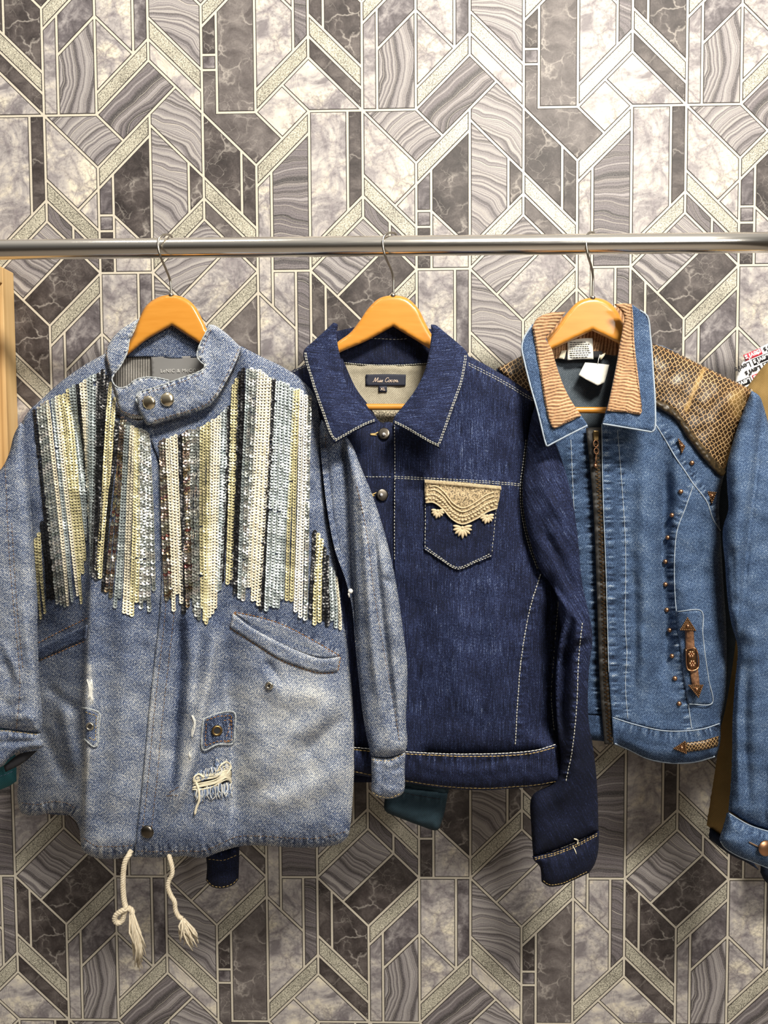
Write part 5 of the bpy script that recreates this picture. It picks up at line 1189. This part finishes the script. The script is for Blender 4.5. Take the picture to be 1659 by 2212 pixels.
# ================================================================== JACKET: mid blue, corduroy collar and snake yokes
DB = MT['denim_blue']
N = thing('jacket', 'mid blue denim zip jacket with tan corduroy collar and snakeskin print yokes', 'jacket', P(1400, 1250, .21))
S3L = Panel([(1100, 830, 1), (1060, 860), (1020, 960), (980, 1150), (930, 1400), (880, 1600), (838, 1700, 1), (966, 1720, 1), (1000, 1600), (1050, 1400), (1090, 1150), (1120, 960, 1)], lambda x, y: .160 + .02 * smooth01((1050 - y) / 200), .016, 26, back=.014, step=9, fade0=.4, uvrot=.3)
S3L.build('sleeve', MT['denim_blue_shade'], N)
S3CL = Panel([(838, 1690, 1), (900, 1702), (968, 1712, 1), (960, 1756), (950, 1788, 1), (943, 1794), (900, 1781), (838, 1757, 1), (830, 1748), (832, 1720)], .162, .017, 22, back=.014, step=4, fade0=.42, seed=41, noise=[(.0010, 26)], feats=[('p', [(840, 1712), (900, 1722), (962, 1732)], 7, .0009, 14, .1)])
o_ = S3CL.build('cuff', MT['denim_blue_shade'], N, 'blue cuff with its shade painted in as dark teal')
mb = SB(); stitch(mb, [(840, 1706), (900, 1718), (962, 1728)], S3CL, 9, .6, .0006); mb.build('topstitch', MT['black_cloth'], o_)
Panel([(1090, 812, 1), (1130, 780), (1200, 755, 1), (1280, 765), (1345, 752, 1), (1420, 750), (1500, 785), (1612, 842, 1), (1606, 950), (1602, 1060), (1600, 1250), (1590, 1380), (1560, 1560), (1540, 1610, 1), (1290, 1590, 1), (1240, 1580, 1), (1232, 1300), (1150, 1000)], .184, 0, step=16, fade0=.3).build('back_panel', MT['denim_lining'], N)
S3B = Panel([(1190, 770, 1), (1260, 762), (1345, 760, 1), (1345, 850), (1320, 945, 1), (1265, 945, 1), (1210, 860)], .1895, 0, step=5, fade0=.45, noise=[(.0012, 50)], feats=[('r', [(1300, 800), (1290, 870), (1285, 940)], (14, 18), .004)])
S3B.build('lining', MT['denim_lining'], N, 'grey-blue denim inside of the back')
def ribs(fx, fy, wl, amp):
    def e_(x, y):
        ph = (x * fx + y * fy) / wl * 2 * PI + 1.5 * np.sin(x * .075 + y * .03) + 1.3 * np.sin(y * .06 - x * .035) + .8 * np.sin(x * .19 + y * .11)
        return amp * (np.abs(np.sin(ph / 2)) * 2 - 1)
    return e_
def ribshade(f): return lambda x, y: .50 + f(x, y) * 280  # dark valleys and light rib tops: shade and highlights put into the colour
rb = ribs(1, .10, 7.0, .0010)
Panel([(1150, 705, 1), (1168, 686), (1200, 678), (1260, 700), (1330, 664), (1366, 660, 1), (1345, 752, 1), (1338, 766), (1300, 764), (1270, 762), (1197, 776, 1), (1180, 740)], .2000, 0, step=2.6, extra=rb, fade0=ribshade(rb)).build('collar_back', MT['cord'], N, 'tan corduroy inside of the collar')
# fronts
ZR = [(1300, 916), (1302, 1053), (1309, 1237), (1312, 1348), (1315, 1453), (1322, 1556)]
o3r = [(1300, 914, 1), (1325, 880), (1345, 800), (1352, 752, 1), (1418, 744), (1500, 782), (1590, 826), (1622, 842, 1), (1606, 885), (1584, 950), (1568, 1010), (1556, 1062), (1553, 1100), (1557, 1160), (1562, 1250), (1568, 1340), (1570, 1420), (1567, 1500), (1556, 1562, 1), (1520, 1572), (1480, 1577), (1430, 1576), (1370, 1562), (1322, 1547, 1)] + ZR[::-1][1:-1]
PRN = [(1497, 1050), (1481, 1096), (1463, 1145), (1457, 1207), (1458, 1283), (1462, 1330), (1470, 1400), (1479, 1470), (1487, 1522), (1494, 1574)]
YOK = [(1416, 916), (1437, 950), (1460, 989), (1480, 1018), (1497, 1044), (1527, 1084), (1540, 1121), (1556, 1146)]
SM = [(1334, 930), (1346, 1084), (1351, 1176), (1351, 1283), (1350, 1348), (1354, 1410), (1351, 1482), (1356, 1552)]
f3 = [('p', [(p[0] + 10, p[1]) for p in ZR], 9, .0016, 15, .22), ('p', SM, 9, .0012, 14, .18), ('p', [(p[0] - 8, p[1]) for p in PRN], 8, .0012, 14, .2), ('p', [(p[0] + 6, p[1] - 8) for p in YOK], 8, .0012, 13, .2),
      ('r', [(1436, 960), (1436, 1080), (1432, 1200), (1438, 1340), (1440, 1480)], (12, 18), -.026), ('r', [(1395, 960), (1392, 1100), (1396, 1300), (1390, 1500)], (22, 18), .013), ('r', [(1480, 1260), (1500, 1380), (1505, 1520)], (20, 26), .010), ('r', [(1530, 1160), (1540, 1300), (1540, 1480)], (18, 16), .005), ('r', [(1400, 1330), (1420, 1430), (1400, 1540)], (16, 16), -.010), ('r', [(1365, 1200), (1372, 1350), (1368, 1520)], (8, 12), -.007), ('r', [(1510, 1080), (1520, 1160), (1515, 1280)], (10, 14), -.008)]
S3R = Panel(o3r, .206, .034, 58, step=4.5, feats=f3, noise=[(.0010, 60), (.0004, 26)], seed=42, fade0=.47, flat=[ZR, [(1322, 1547), (1370, 1562), (1430, 1576), (1480, 1577), (1556, 1562)]], edge=(4, .08), fades=[([(1330, 1000), (1335, 1500)], 14, -.10), ([(1390, 1000), (1390, 1500)], 24, .05)])
S3R.build('front_panel', DB, N)
ZL = [(1270, 926), (1285, 1084), (1293, 1268), (1296, 1367), (1300, 1482), (1307, 1545)]
o3l = [(1271, 924, 1), (1255, 900), (1230, 860), (1205, 800), (1195, 765, 1), (1150, 765), (1110, 778), (1072, 797, 1), (1100, 870), (1150, 1000), (1196, 1150), (1234, 1320), (1238, 1540, 1), (1307, 1547, 1)] + ZL[::-1][1:-1]
S3Lf = Panel(o3l, lambda x, y: .196 + .008 * smooth01((x - 1120) / 100), .019, 50, step=5, feats=[('p', [(p[0] - 12, p[1]) for p in ZL], 9, .0016, 15, .22), ('p', [(1233, 946), (1240, 1100), (1250, 1250), (1262, 1500)], 8, .0012, 14, .2), ('r', [(1215, 960), (1225, 1100), (1240, 1250)], (10, 10), -.005)], noise=[(.0010, 50)], seed=43, fade0=.38, flat=[ZL, [(1238, 1540), (1307, 1547)]], edge=(4, .06))
S3Lf.build('front_panel', DB, N)
# zip
zl = [(1270, 926), (1285, 1084), (1293, 1268), (1296, 1367), (1300, 1482), (1309, 1606)]; zr = [(1300, 916), (1302, 1053), (1309, 1237), (1312, 1348), (1315, 1453), (1324, 1608)]
def zmid(x, y): return S3R.d(np.maximum(x, np.interp(y, [p[1] for p in ZR], [p[0] for p in ZR]) + 3), np.minimum(y, 1540)) - .0030
zc_ = lambda y: .5 * (np.interp(y, [p[1] for p in zl], [p[0] for p in zl]) + np.interp(y, [p[1] for p in zr], [p[0] for p in zr])) + 1.0
class ZS:
    d = staticmethod(lambda x, y: zmid(np.atleast_1d(np.asarray(x, float)), np.atleast_1d(np.asarray(y, float))))
    @staticmethod
    def pt(x, y, off=0.): return P(np.atleast_1d(x), np.atleast_1d(y), ZS.d(x, y) + off)
zp = Panel([(1266, 924, 1)] + [(p[0] - 4, p[1]) for p in zl[1:-1]] + [(1306, 1608, 1), (1322, 1608, 1)] + [(p[0] + 4, p[1]) for p in zr[1:-1][::-1]] + [(1304, 922, 1)], lambda x, y: zmid(x, y), 0, step=6, shell=.0015)
zo = zp.build('zip', MT['black_zip'], N, 'black zip with bronze teeth')
mb = MB()
for k in range(158):
    y = 934 + k * 4.25; c_ = float(zc_(y)); sd = 1 if k % 2 else -1
    q = P(c_ + sd * 1.9, y, float(ZS.d(c_, y)[0]) + .0008); mb.box((q[0] - .0021, q[1] - .0008, q[2] - .0010), (q[0] + .0021, q[1] + .0008, q[2] + .0010))
mb.build('zip_teeth', MT['zip_metal'], zo, False)
d0 = float(ZS.d(1287, 945)[0]) + .002
mb = MB(); a = P(1287, 941, d0 + .001); mb.box((a[0] - .0045, a[1] - .0026, a[2] - .008), (a[0] + .0045, a[1] + .0026, a[2] + .008))
so = mb.build('zip_slider', MT['brass'], zo, False); bv = so.modifiers.new('bevel', 'BEVEL'); bv.width = .0012; bv.segments = 2
mb = MB()
for cx_, cy_, rr_ in ((1287, 958, 6.5), (1288, 974, 6)):
    mb.tube([P(cx_ + rr_ * .8 * math.cos(t), cy_ + rr_ * 1.1 * math.sin(t), d0 + .0045 + .001 * math.sin(t)) for t in np.linspace(0, 2 * PI, 17)], .0011, 7)
mb.tube([P(1288, 980, d0 + .005), P(1287, 992, d0 + .0055), P(1286, 1003, d0 + .006)], .0012, 8); mb.ball(P(1286, 1006, d0 + .0062), .0036, 10)
mb.build('zip_pull', MT['copper'], zo)
# hem band, two halves
S3H = Panel([(1322, 1548, 1), (1370, 1563), (1430, 1577), (1480, 1578), (1520, 1573), (1556, 1562, 1), (1557, 1590), (1553, 1618), (1546, 1636, 1), (1500, 1648), (1450, 1650), (1400, 1641), (1360, 1622), (1326, 1608, 1)], .206, .036, 30, step=4, fade0=.44, seed=44, noise=[(.0008, 40)], edge=(4, .12), flat=[[(1322, 1548), (1370, 1563), (1430, 1577), (1480, 1578), (1556, 1562)], [(1322, 1548), (1326, 1608)]], feats=[('p', [(1330, 1562), (1370, 1576), (1430, 1589), (1480, 1590), (1550, 1574)], 10, .001, 15, .14), ('r', [(1340, 1585), (1400, 1610), (1460, 1615)], (8, 8), -.002)])
hb = S3H.build('waistband', DB, N)
S3H2 = Panel([(1238, 1540, 1), (1270, 1545), (1307, 1547, 1), (1309, 1602, 1), (1290, 1600), (1238, 1596, 1)], .204, .024, 20, step=5, fade0=.32, flat=[[(1238, 1540), (1307, 1547), (1309, 1602)]], seed=45); S3H2.build('waistband', DB, N)
# pale piped seams
mb = SB()
def pipe(pts, s_, r=.0008):
    m_ = MB(); edge_tube(pts, s_, r, .0004, 4, 0, 9, 0, m_); mb.l.append(m_)
pipe([(1324, 1550), (1370, 1564.5), (1430, 1578), (1480, 1579), (1520, 1574), (1554, 1563)], S3H); pipe([(1328, 1606), (1360, 1620), (1400, 1639), (1450, 1648), (1500, 1646), (1544, 1634)], S3H, .0011)
pipe(YOK, S3R, .0010); pipe(PRN, S3R); pipe(SM, S3R, .0006); pipe(ZR[:-1], S3R, .0007); pipe(ZL, S3Lf, .0007); pipe([(1233, 950), (1240, 1100), (1250, 1250), (1258, 1400), (1266, 1540)], S3Lf, .0006)
mb.build('piped_seam', MT['piping'], N)
# collar: denim leaf, corduroy facing, white piping
d3l = [(1150, 700, 1), (1131, 730), (1127, 752), (1134, 786), (1148, 841), (1162, 890), (1176, 948), (1181, 965, 1), (1193, 959), (1231, 939), (1270, 919, 1), (1258, 900), (1240, 878), (1215, 827), (1199, 779), (1180, 730), (1172, 700)]
dm3 = lambda x, y: .246 + .046 * smooth01((y - 690) / 240)
S3CLf = Panel(d3l, dm3, .004, 10, shell=.004, step=4, fade0=.44, seed=46, noise=[(.0009, 34)], edge=(5, .1)); S3CLf.build('collar_leaf', DB, N)
rb1 = ribs(.18, 1, 7.0, .0012); c3l = [(1150, 706, 1), (1160, 688), (1186, 676), (1222, 673, 1), (1204, 699), (1187, 720), (1179, 731), (1192, 754), (1199, 779), (1215, 827), (1232, 862), (1256, 898, 1), (1224, 914), (1197, 927, 1), (1190, 917), (1179, 879), (1169, 820), (1162, 779), (1155, 737)]
S3K1 = Panel(c3l, overlay(type('q', (), {'d': staticmethod(lambda x, y: dm3(x, y) + .0045)}), .002), .003, 9, step=2.6, extra=rb1, fade0=ribshade(rb1), shell=.003, seed=47); S3K1.build('collar_facing', MT['cord'], N, 'tan corduroy facing')
d3r = [(1364, 657, 1), (1380, 668), (1398, 682), (1405, 727), (1411, 796), (1416, 883), (1414, 929), (1408, 934, 1), (1360, 926), (1301, 916, 1), (1312, 880), (1326, 830), (1340, 770), (1352, 700)]
S3CRf = Panel(d3r, dm3, .004, 10, shell=.004, step=4, fade0=.44, seed=48, noise=[(.0009, 34)], edge=(5, .1)); S3CRf.build('collar_leaf', DB, N)
rb2 = ribs(-.22, 1, 7.0, .0012); c3r = [(1328, 657, 1), (1346, 655), (1365, 657, 1), (1368, 685), (1371, 744), (1379, 813), (1387, 889, 1), (1383, 896, 1), (1352, 891), (1311, 888, 1), (1320, 848), (1332, 789), (1339, 747), (1346, 709), (1349, 682), (1339, 666)]
S3K2 = Panel(c3r, overlay(type('q', (), {'d': staticmethod(lambda x, y: dm3(x, y) + .0045)}), .002), .003, 9, step=2.6, extra=rb2, fade0=ribshade(rb2), shell=.003, seed=49); S3K2.build('collar_facing', MT['cord'], N, 'tan corduroy facing')
mb = SB(); pipe([(1148, 704), (1131, 732), (1127.5, 752), (1134, 786), (1148, 841), (1162, 890), (1176, 948), (1181, 964)], S3CLf, .0014); pipe([(1182, 964), (1193, 958), (1231, 938), (1269, 919)], S3CLf, .0014); pipe([(1382, 670), (1398, 683), (1405, 727), (1410.5, 796), (1415.5, 883), (1413.5, 928), (1408, 933)], S3CRf, .0014); pipe([(1407, 933), (1360, 925), (1302, 915.5)], S3CRf, .0014)
mb.build('collar_piping', MT['piping'], N)
mb = SB(); stitch(mb, [(1153, 708), (1158, 737), (1165, 779), (1172, 820), (1182, 879), (1196, 923), (1224, 910), (1253, 897)], S3K1, 4, 1.5, .0006, .0012); stitch(mb, [(1364, 662), (1367, 744), (1375, 813), (1383, 889), (1352, 888), (1314, 885)], S3K2, 4, 1.5, .0006, .0012); mb.build('facing_stitch', MT['thread_brown'], N)
# snakeskin yokes with leather strip
SNK = [(1410, 742, 1), (1440, 752), (1500, 781), (1590, 825), (1626, 842, 1), (1612, 880), (1590, 940), (1576, 980), (1565, 1020, 1), (1540, 995), (1505, 955), (1475, 912), (1448, 880), (1410, 862, 1)]
S3Y = Panel(SNK, overlay(S3R, .0026), .0025, 6, step=5, shell=.002, seed=50, fade0=.35, fades=[([(1522, 795), (1505, 830), (1482, 886)], 5, .6), ([(1600, 850), (1590, 890)], 24, .30), ([(1570, 850), (1540, 860)], 20, .14)])
S3Y.build('yoke', MT['snake'], N, 'brown snakeskin print yoke')
S3Y2 = Panel([(1074, 795, 1), (1105, 780), (1128, 768, 1), (1150, 800), (1165, 880, 1), (1130, 850)], overlay(S3Lf, .0022), .002, 6, step=5, shell=.002, seed=51, fade0=.35); S3Y2.build('yoke', MT['snake'], N, 'brown snakeskin print yoke')
S3T = Panel([(1412, 860, 1), (1448, 876), (1478, 908), (1508, 950), (1542, 990), (1568, 1018, 1), (1562, 1028), (1550, 1024, 1), (1515, 985), (1485, 945), (1458, 905), (1412, 876, 1)], overlay(S3R, .0050), .004, 8, step=3.5, shell=.003, seed=52, noise=[(.0008, 14)]); S3T.build('leather_strip', MT['leather'], N, 'creased dark leather strip')
mb = SB(); stitch(mb, [(1419, 748), (1500, 786), (1588, 829), (1621, 845)], S3Y, 5, 2, .0006); stitch(mb, [(1622, 848), (1608, 882), (1587, 940), (1572, 984), (1563, 1014)], S3Y, 5, 2, .0007, .0012); mb.build('yoke_stitch', MT['thread_orange'], N)
# sleeve
s3 = [(1624, 844, 1), (1606, 888), (1585, 950), (1571, 1010), (1572, 1060), (1574, 1100), (1562, 1145), (1567, 1220), (1572, 1290), (1580, 1345), (1594, 1400), (1588, 1480), (1583, 1560), (1582, 1640), (1579, 1700), (1574, 1752, 1), (1620, 1780), (1690, 1800, 1), (1715, 1500), (1705, 1200), (1690, 1020), (1664, 930), (1650, 880), (1640, 855)]
S3S = Panel(s3, lambda x, y: .216 + .030 * smooth01((y - 860) / 240), .030, 40, back=.014, step=4.5, uvrot=.06, seed=53, noise=[(.0010, 50), (.0004, 24)], fade0=.50,
            feats=[('s', [(1645, 860), (1641, 930), (1632, 1020), (1622, 1100), (1611, 1200), (1602, 1290), (1592, 1400)][::-1], 4, .020, 140, 60), ('r', [(1644, 862), (1640, 930), (1630, 1030), (1618, 1120), (1608, 1220), (1598, 1320)], (8, 7), -.012), ('r', [(1596, 900), (1590, 1000), (1592, 1100), (1588, 1220)], (18, 18), .005), ('r', [(1578, 1180), (1584, 1260), (1590, 1340)], (8, 8), -.004),
                   ('r', [(1612, 1440), (1606, 1560), (1612, 1680), (1615, 1765)], (10, 12), -.010), ('r', [(1596, 1450), (1592, 1600), (1600, 1740)], (9, 9), .005), ('r', [(1640, 1200), (1632, 1400), (1640, 1700)], (16, 20), .005), ('r', [(1655, 1640), (1652, 1720), (1651, 1786)], (5, 6), -.006)], edge=(4, .08))
S3S.build('sleeve', DB, N)
S3C = Panel([(1574, 1754, 1), (1620, 1781), (1692, 1802, 1), (1690, 1890, 1), (1645, 1870), (1595, 1850), (1566, 1832), (1555, 1816, 1), (1562, 1795)], .251, .028, 30, back=.016, step=4, fade0=.5, seed=54, noise=[(.0008, 30)], edge=(4, .1), feats=[('p', [(1574, 1772), (1620, 1796), (1680, 1814)], 8, .001, 15, .12)])
o_ = S3C.build('cuff', DB, N)
mb = SB(); pipe([(1575, 1757), (1620, 1783), (1690, 1804)], S3C, .0009); pipe([(1557, 1818), (1566, 1831), (1595, 1849), (1645, 1869), (1688, 1887)], S3C, .0011); mb.build('piped_edge', MT['piping'], o_)
snap('cuff_button', 1650, 1830, S3C, 17, MT['copper'], N, .3, off=.004)
mb = MB(); cordline(mb, [(1618, 1819), (1628, 1824), (1638, 1829)], S3C, .0013, .001); mb.build('buttonhole', MT['thread_brown'], o_)
# studs, arrows and strap ornaments
for sx_, sy_ in ((1494, 1000), (1470, 1062), (1453, 1113), (1444, 1161), (1439, 1213), (1438, 1262), (1441, 1317), (1448, 1361), (1453, 1417), (1458, 1465), (1466, 1519)):
    snap('stud', sx_, sy_, S3R, 5.2, MT['copper'], N, .7, 14, .0012)
def tri(pts, surf, mat, parent, name='arrow_ornament', off=.0015):
    mb = MB(); c = np.mean(pts, 0); d = float(surf.d(*c)[0]) + off
    fr = [P(x, y, d + .0016) for x, y in pts]; bk = [P(x, y, d - .001) for x, y in pts]; ce = P(c[0], c[1], d + .0026)
    mb.add(fr + bk + [ce], [(0, 1, 6), (1, 2, 6), (2, 0, 6), (5, 4, 3), (0, 3, 4, 1), (1, 4, 5, 2), (2, 5, 3, 0)])
    o = mb.build(name, mat, parent, False); mb = MB()
    for i in range(3):
        a, b = np.array(pts[i]), np.array(pts[(i + 1) % 3]); n_ = max(4, int(np.hypot(*(b - a)) / 4.2))
        for k in range(n_):
            q = a + (b - a) * k / n_; q = c + (q - c) * .93; mb.ball(P(q[0], q[1], d + .0020), .0015, 7)
    mb.build('beading', mat, o); mb = MB(); mb.ball(P(c[0], c[1], d + .0030), .0031, 9); mb.build('boss', MT['copper'], o)
tri([(1465, 948), (1479, 964), (1473, 978)], S3R, MT['bronze'], N); tri([(1529, 1062), (1547, 1064), (1538, 1087)], S3R, MT['bronze'], N)
S3PT = Panel([(1462, 1320, 1), (1516, 1319, 1), (1519, 1368), (1525, 1420), (1532, 1468), (1540, 1521, 1), (1487, 1522, 1), (1478, 1470), (1470, 1400), (1464, 1350)], overlay(S3R, .0030), .002, 5, step=4, fade0=.42, edge=(4, .2), seed=55); pt_ = S3PT.build('side_patch', DB, N)
mb = SB(); pipe([(1463, 1321), (1515, 1320), (1518, 1368), (1524, 1420), (1531, 1468), (1538, 1519), (1489, 1521)], S3PT, .0008); mb.build('piped_edge', MT['piping'], pt_)
Panel([(1480, 1360, 1), (1498, 1360, 1), (1501, 1402, 1), (1482, 1403, 1)], overlay(S3PT, .003), .001, 3, step=4, shell=.002).build('strap', MT['leather_tan'], pt_, 'brown leather strap'); Panel([(1490, 1446, 1), (1508, 1445, 1), (1512, 1484, 1), (1496, 1485, 1)], overlay(S3PT, .003), .001, 3, step=4, shell=.002).build('strap', MT['leather_tan'], pt_, 'brown leather strap')
S3CN = Panel([(1480, 1401, 1), (1504, 1399, 1), (1509, 1446, 1), (1485, 1449, 1)], overlay(S3PT, .005), .002, 3, step=3, shell=.004); cn = S3CN.build('concho', MT['bronze'], pt_, 'antique bronze plate with two flowers')
mb = MB(); edge_tube([(1482, 1403), (1502, 1401), (1507, 1444), (1487, 1447), (1482, 1403)], S3CN, .0012, .001, 3, 0, 9, 0, mb)
for fy_, fx_ in ((1414, 1493.5), (1434, 1496)):
    dd = float(S3CN.d(fx_, fy_)[0]) + .0012
    for k in range(6): mb.ball(P(fx_ + 5 * math.cos(k * PI / 3), fy_ + 5 * math.sin(k * PI / 3), dd), .0024, 7, 0, (1, .5, 1))
    mb.ball(P(fx_, fy_, dd + .0006), .0016, 7)
mb.build('relief', MT['copper'], cn)
tri([(1485, 1334), (1503, 1362), (1469, 1361)], S3PT, MT['bronze'], N, off=.004); tri([(1487, 1480), (1519, 1480), (1509, 1507)], S3PT, MT['bronze'], N, off=.004)
Panel([(1480, 1605, 1), (1520, 1600), (1553, 1590, 1), (1551, 1612, 1), (1520, 1620), (1482, 1625, 1)], overlay(S3H, .0022), .002, 4, step=4, shell=.002, fade0=.3, texmap=lambda x, y: (x * .0011, y * .0011)).build('hem_strap', MT['snake'], N, 'snakeskin print strap on the waistband'); tri([(1455, 1617), (1480, 1601), (1483, 1628)], S3H, MT['bronze'], N, off=.003)
# labels in the neck
S3TG = Panel([(1226, 737, 1), (1250, 732), (1280, 730, 1), (1282, 776, 1), (1252, 776), (1226, 778, 1)], .2185 - .013, .001, 4, step=4, shell=.0008, noise=[(.0006, 24)]); tg = S3TG.build('care_label', MT['paper'], N, 'white care label')
mb = MB(); rng = random.Random(2)
for r_ in range(8):
    x = 1231; y = 739.5 + r_ * 4.6
    while x < 1272 - (8 if r_ in (0, 7) else 0):
        L = rng.uniform(2, 6); q0 = S3TG.pt(x, y - .03 * (x - 1250), .0004)[0]; q1 = S3TG.pt(min(x + L, 1276), y - .03 * (x + L - 1250), .0004)[0]; mb.tube([q0, q1], .00075, 4); x += L + 1.6
mb.build('print', MT['ink'], tg)
S3TP = Panel([(1264, 783, 1), (1290, 785), (1316, 788, 1), (1312, 805), (1306, 826, 1), (1291, 833, 1), (1270, 822), (1250, 810, 1)], lambda x, y: .207 + .00022 * (y - 783), .001, 4, step=4, shell=.0008, noise=[(.0006, 30)], seed=56); S3TP.build('paper_tag', MT['paper'], N, 'blank white folded tag on a plastic string')
mb = MB(); mb.tube([P(1296, 766, .204), P(1293, 776, .208), P(1291, 787, .209)], .0006, 5); mb.build('tag_string', MT['plastic'], N)
Panel([(1213, 758, 1), (1224, 756, 1), (1219, 776, 1), (1207, 774, 1)], .2035, .0005, 3, step=4, shell=.001).build('loop_end', MT['thread_cream'], N); Panel([(1294, 769, 1), (1308, 762, 1), (1306, 768), (1298, 778, 1)], .2035, .0005, 3, step=4, shell=.001).build('loop_end', MT['thread_cream'], N); Panel([(1215, 760, 1), (1300, 758, 1), (1306, 772, 1), (1215, 778, 1)], .2022, 0, step=6, shell=.0008).build('brand_label', MT['black_cloth'], N, 'black label behind the care label')

# ================================================================== clothes partly out of frame
T_ = thing('jacket', 'tan cotton jacket with red, white and black printed lining, behind the blue sleeve', 'jacket', P(1650, 1200, .15))
TC = MT['tan_cotton']
S4 = Panel([(1640, 802, 1), (1655, 786), (1690, 765, 1), (1760, 775), (1800, 850), (1800, 1500), (1760, 1700, 1), (1640, 1700, 1), (1625, 1300), (1610, 1000), (1612, 840, 1)], .135, .024, 40, back=.02, step=8, fade0=.5, noise=[(.0012, 60)], seed=61, feats=[('r', [(1645, 815), (1630, 850), (1622, 880)], (6, 6), -.004)]); S4.build('front_panel', TC, T_)
S4S = Panel([(1638, 812, 1), (1620, 850), (1608, 1000), (1596, 1200), (1572, 1450), (1552, 1620), (1540, 1700), (1527, 1783, 1), (1556, 1806), (1600, 1830, 1), (1640, 1700), (1665, 1450), (1680, 1150), (1680, 850, 1)], lambda x, y: .120 + .03 * smooth01((y - 1350) / 150), .022, 34, back=.016, step=6, fade0=.52, noise=[(.0010, 60)], seed=62, uvrot=.1, feats=[('r', [(1540, 1692), (1580, 1690)], (5, 5), -.0015)]); S4S.build('sleeve', TC, T_)
S4C = Panel([(1534, 1788, 1), (1560, 1806), (1604, 1830, 1), (1640, 1880, 1), (1610, 1862), (1580, 1848), (1552, 1828), (1533, 1812, 1)], .158, .012, 12, back=.012, step=5, fade0=.4, seed=63); S4C.build('cuff', MT['denim_navy'], T_, 'dark navy knitted cuff')
PR = Panel([(1588, 832, 1), (1596, 800), (1612, 772), (1640, 752), (1670, 738), (1720, 730, 1), (1720, 830, 1), (1660, 860), (1600, 872, 1), (1582, 850)], .112, .006, 12, back=.004, step=5); po4 = PR.build('lining', MT['white_print'], T_, 'printed lining in red, black and white blocks')
ang = -.40; cs_, sn_ = math.cos(ang), math.sin(ang)
def lt(u, v): return 1640 + u * cs_ - v * sn_, 795 + u * sn_ + v * cs_
for r_ in range(-6, 6):
    for c_ in range(-3, 4):
        u = c_ * 44 + (r_ % 3) * 13 - 14; v = r_ * 16; cx_, cy_ = lt(u, v)
        cor = [lt(u - 20, v - 7), lt(u + 20, v - 7), lt(u + 20, v + 7), lt(u - 20, v + 7)]
        if not inside(np.array([cx_]), np.array([cy_]), PR.bd)[0] or cx_ > 1705: continue
        if inside(np.array([q[0] for q in cor]), np.array([q[1] for q in cor]), PR.bd).sum() < 2: continue
        kind = (r_ + 2 * c_) % 3
        if kind: 
            Panel([q + (1,) for q in cor], overlay(PR, .0006), 0, step=8, shell=.0004).build('print_block', MT['red_print'] if kind == 1 else MT['black_print'], po4)
        text_mesh('lettering', "Levi's", cx_, cy_, 19, float(PR.d(cx_, cy_)[0]) + .0012, MT['white_print'] if kind else MT['black_print'], po4, PI - ang, 0, 'CENTER', fit=38, bold=.00035)
V_ = thing('jacket', 'dark navy garment hanging low behind the blue jacket cuff', 'garment', P(1690, 1600, .08))
Panel([(1700, 1000, 1), (1760, 1000, 1), (1780, 1500), (1770, 1900, 1), (1690, 1915), (1655, 1906), (1643, 1885, 1), (1648, 1800), (1660, 1500)], .085, .020, 30, back=.016, step=8, fade0=.4, noise=[(.001, 50)], seed=64).build('body', MT['denim_navy'], V_)
Q_ = thing('shirt', 'teal garment hem showing below the washed jacket cuff at the left edge', 'garment', P(10, 1600, .15))
SQ = Panel([(-16, 1180, 1), (10, 1180, 1), (6, 1330), (3, 1420), (6, 1500), (20, 1600), (33, 1640), (35, 1688, 1), (20, 1698), (0, 1706), (-20, 1712, 1), (-18, 1400)], .165, .014, 20, back=.012, step=5, fade0=.45, noise=[(.0012, 30)], seed=65, feats=[('p', [(-18, 1676), (34, 1664)], 8, .001, 13, .08)]); SQ.build('body', MT['teal_cotton'], Q_)
mb = SB(); stitch(mb, [(-16, 1680), (10, 1674), (32, 1664)], SQ, 6, 2, .0005); mb.build('topstitch', MT['thread_blue'], Q_)
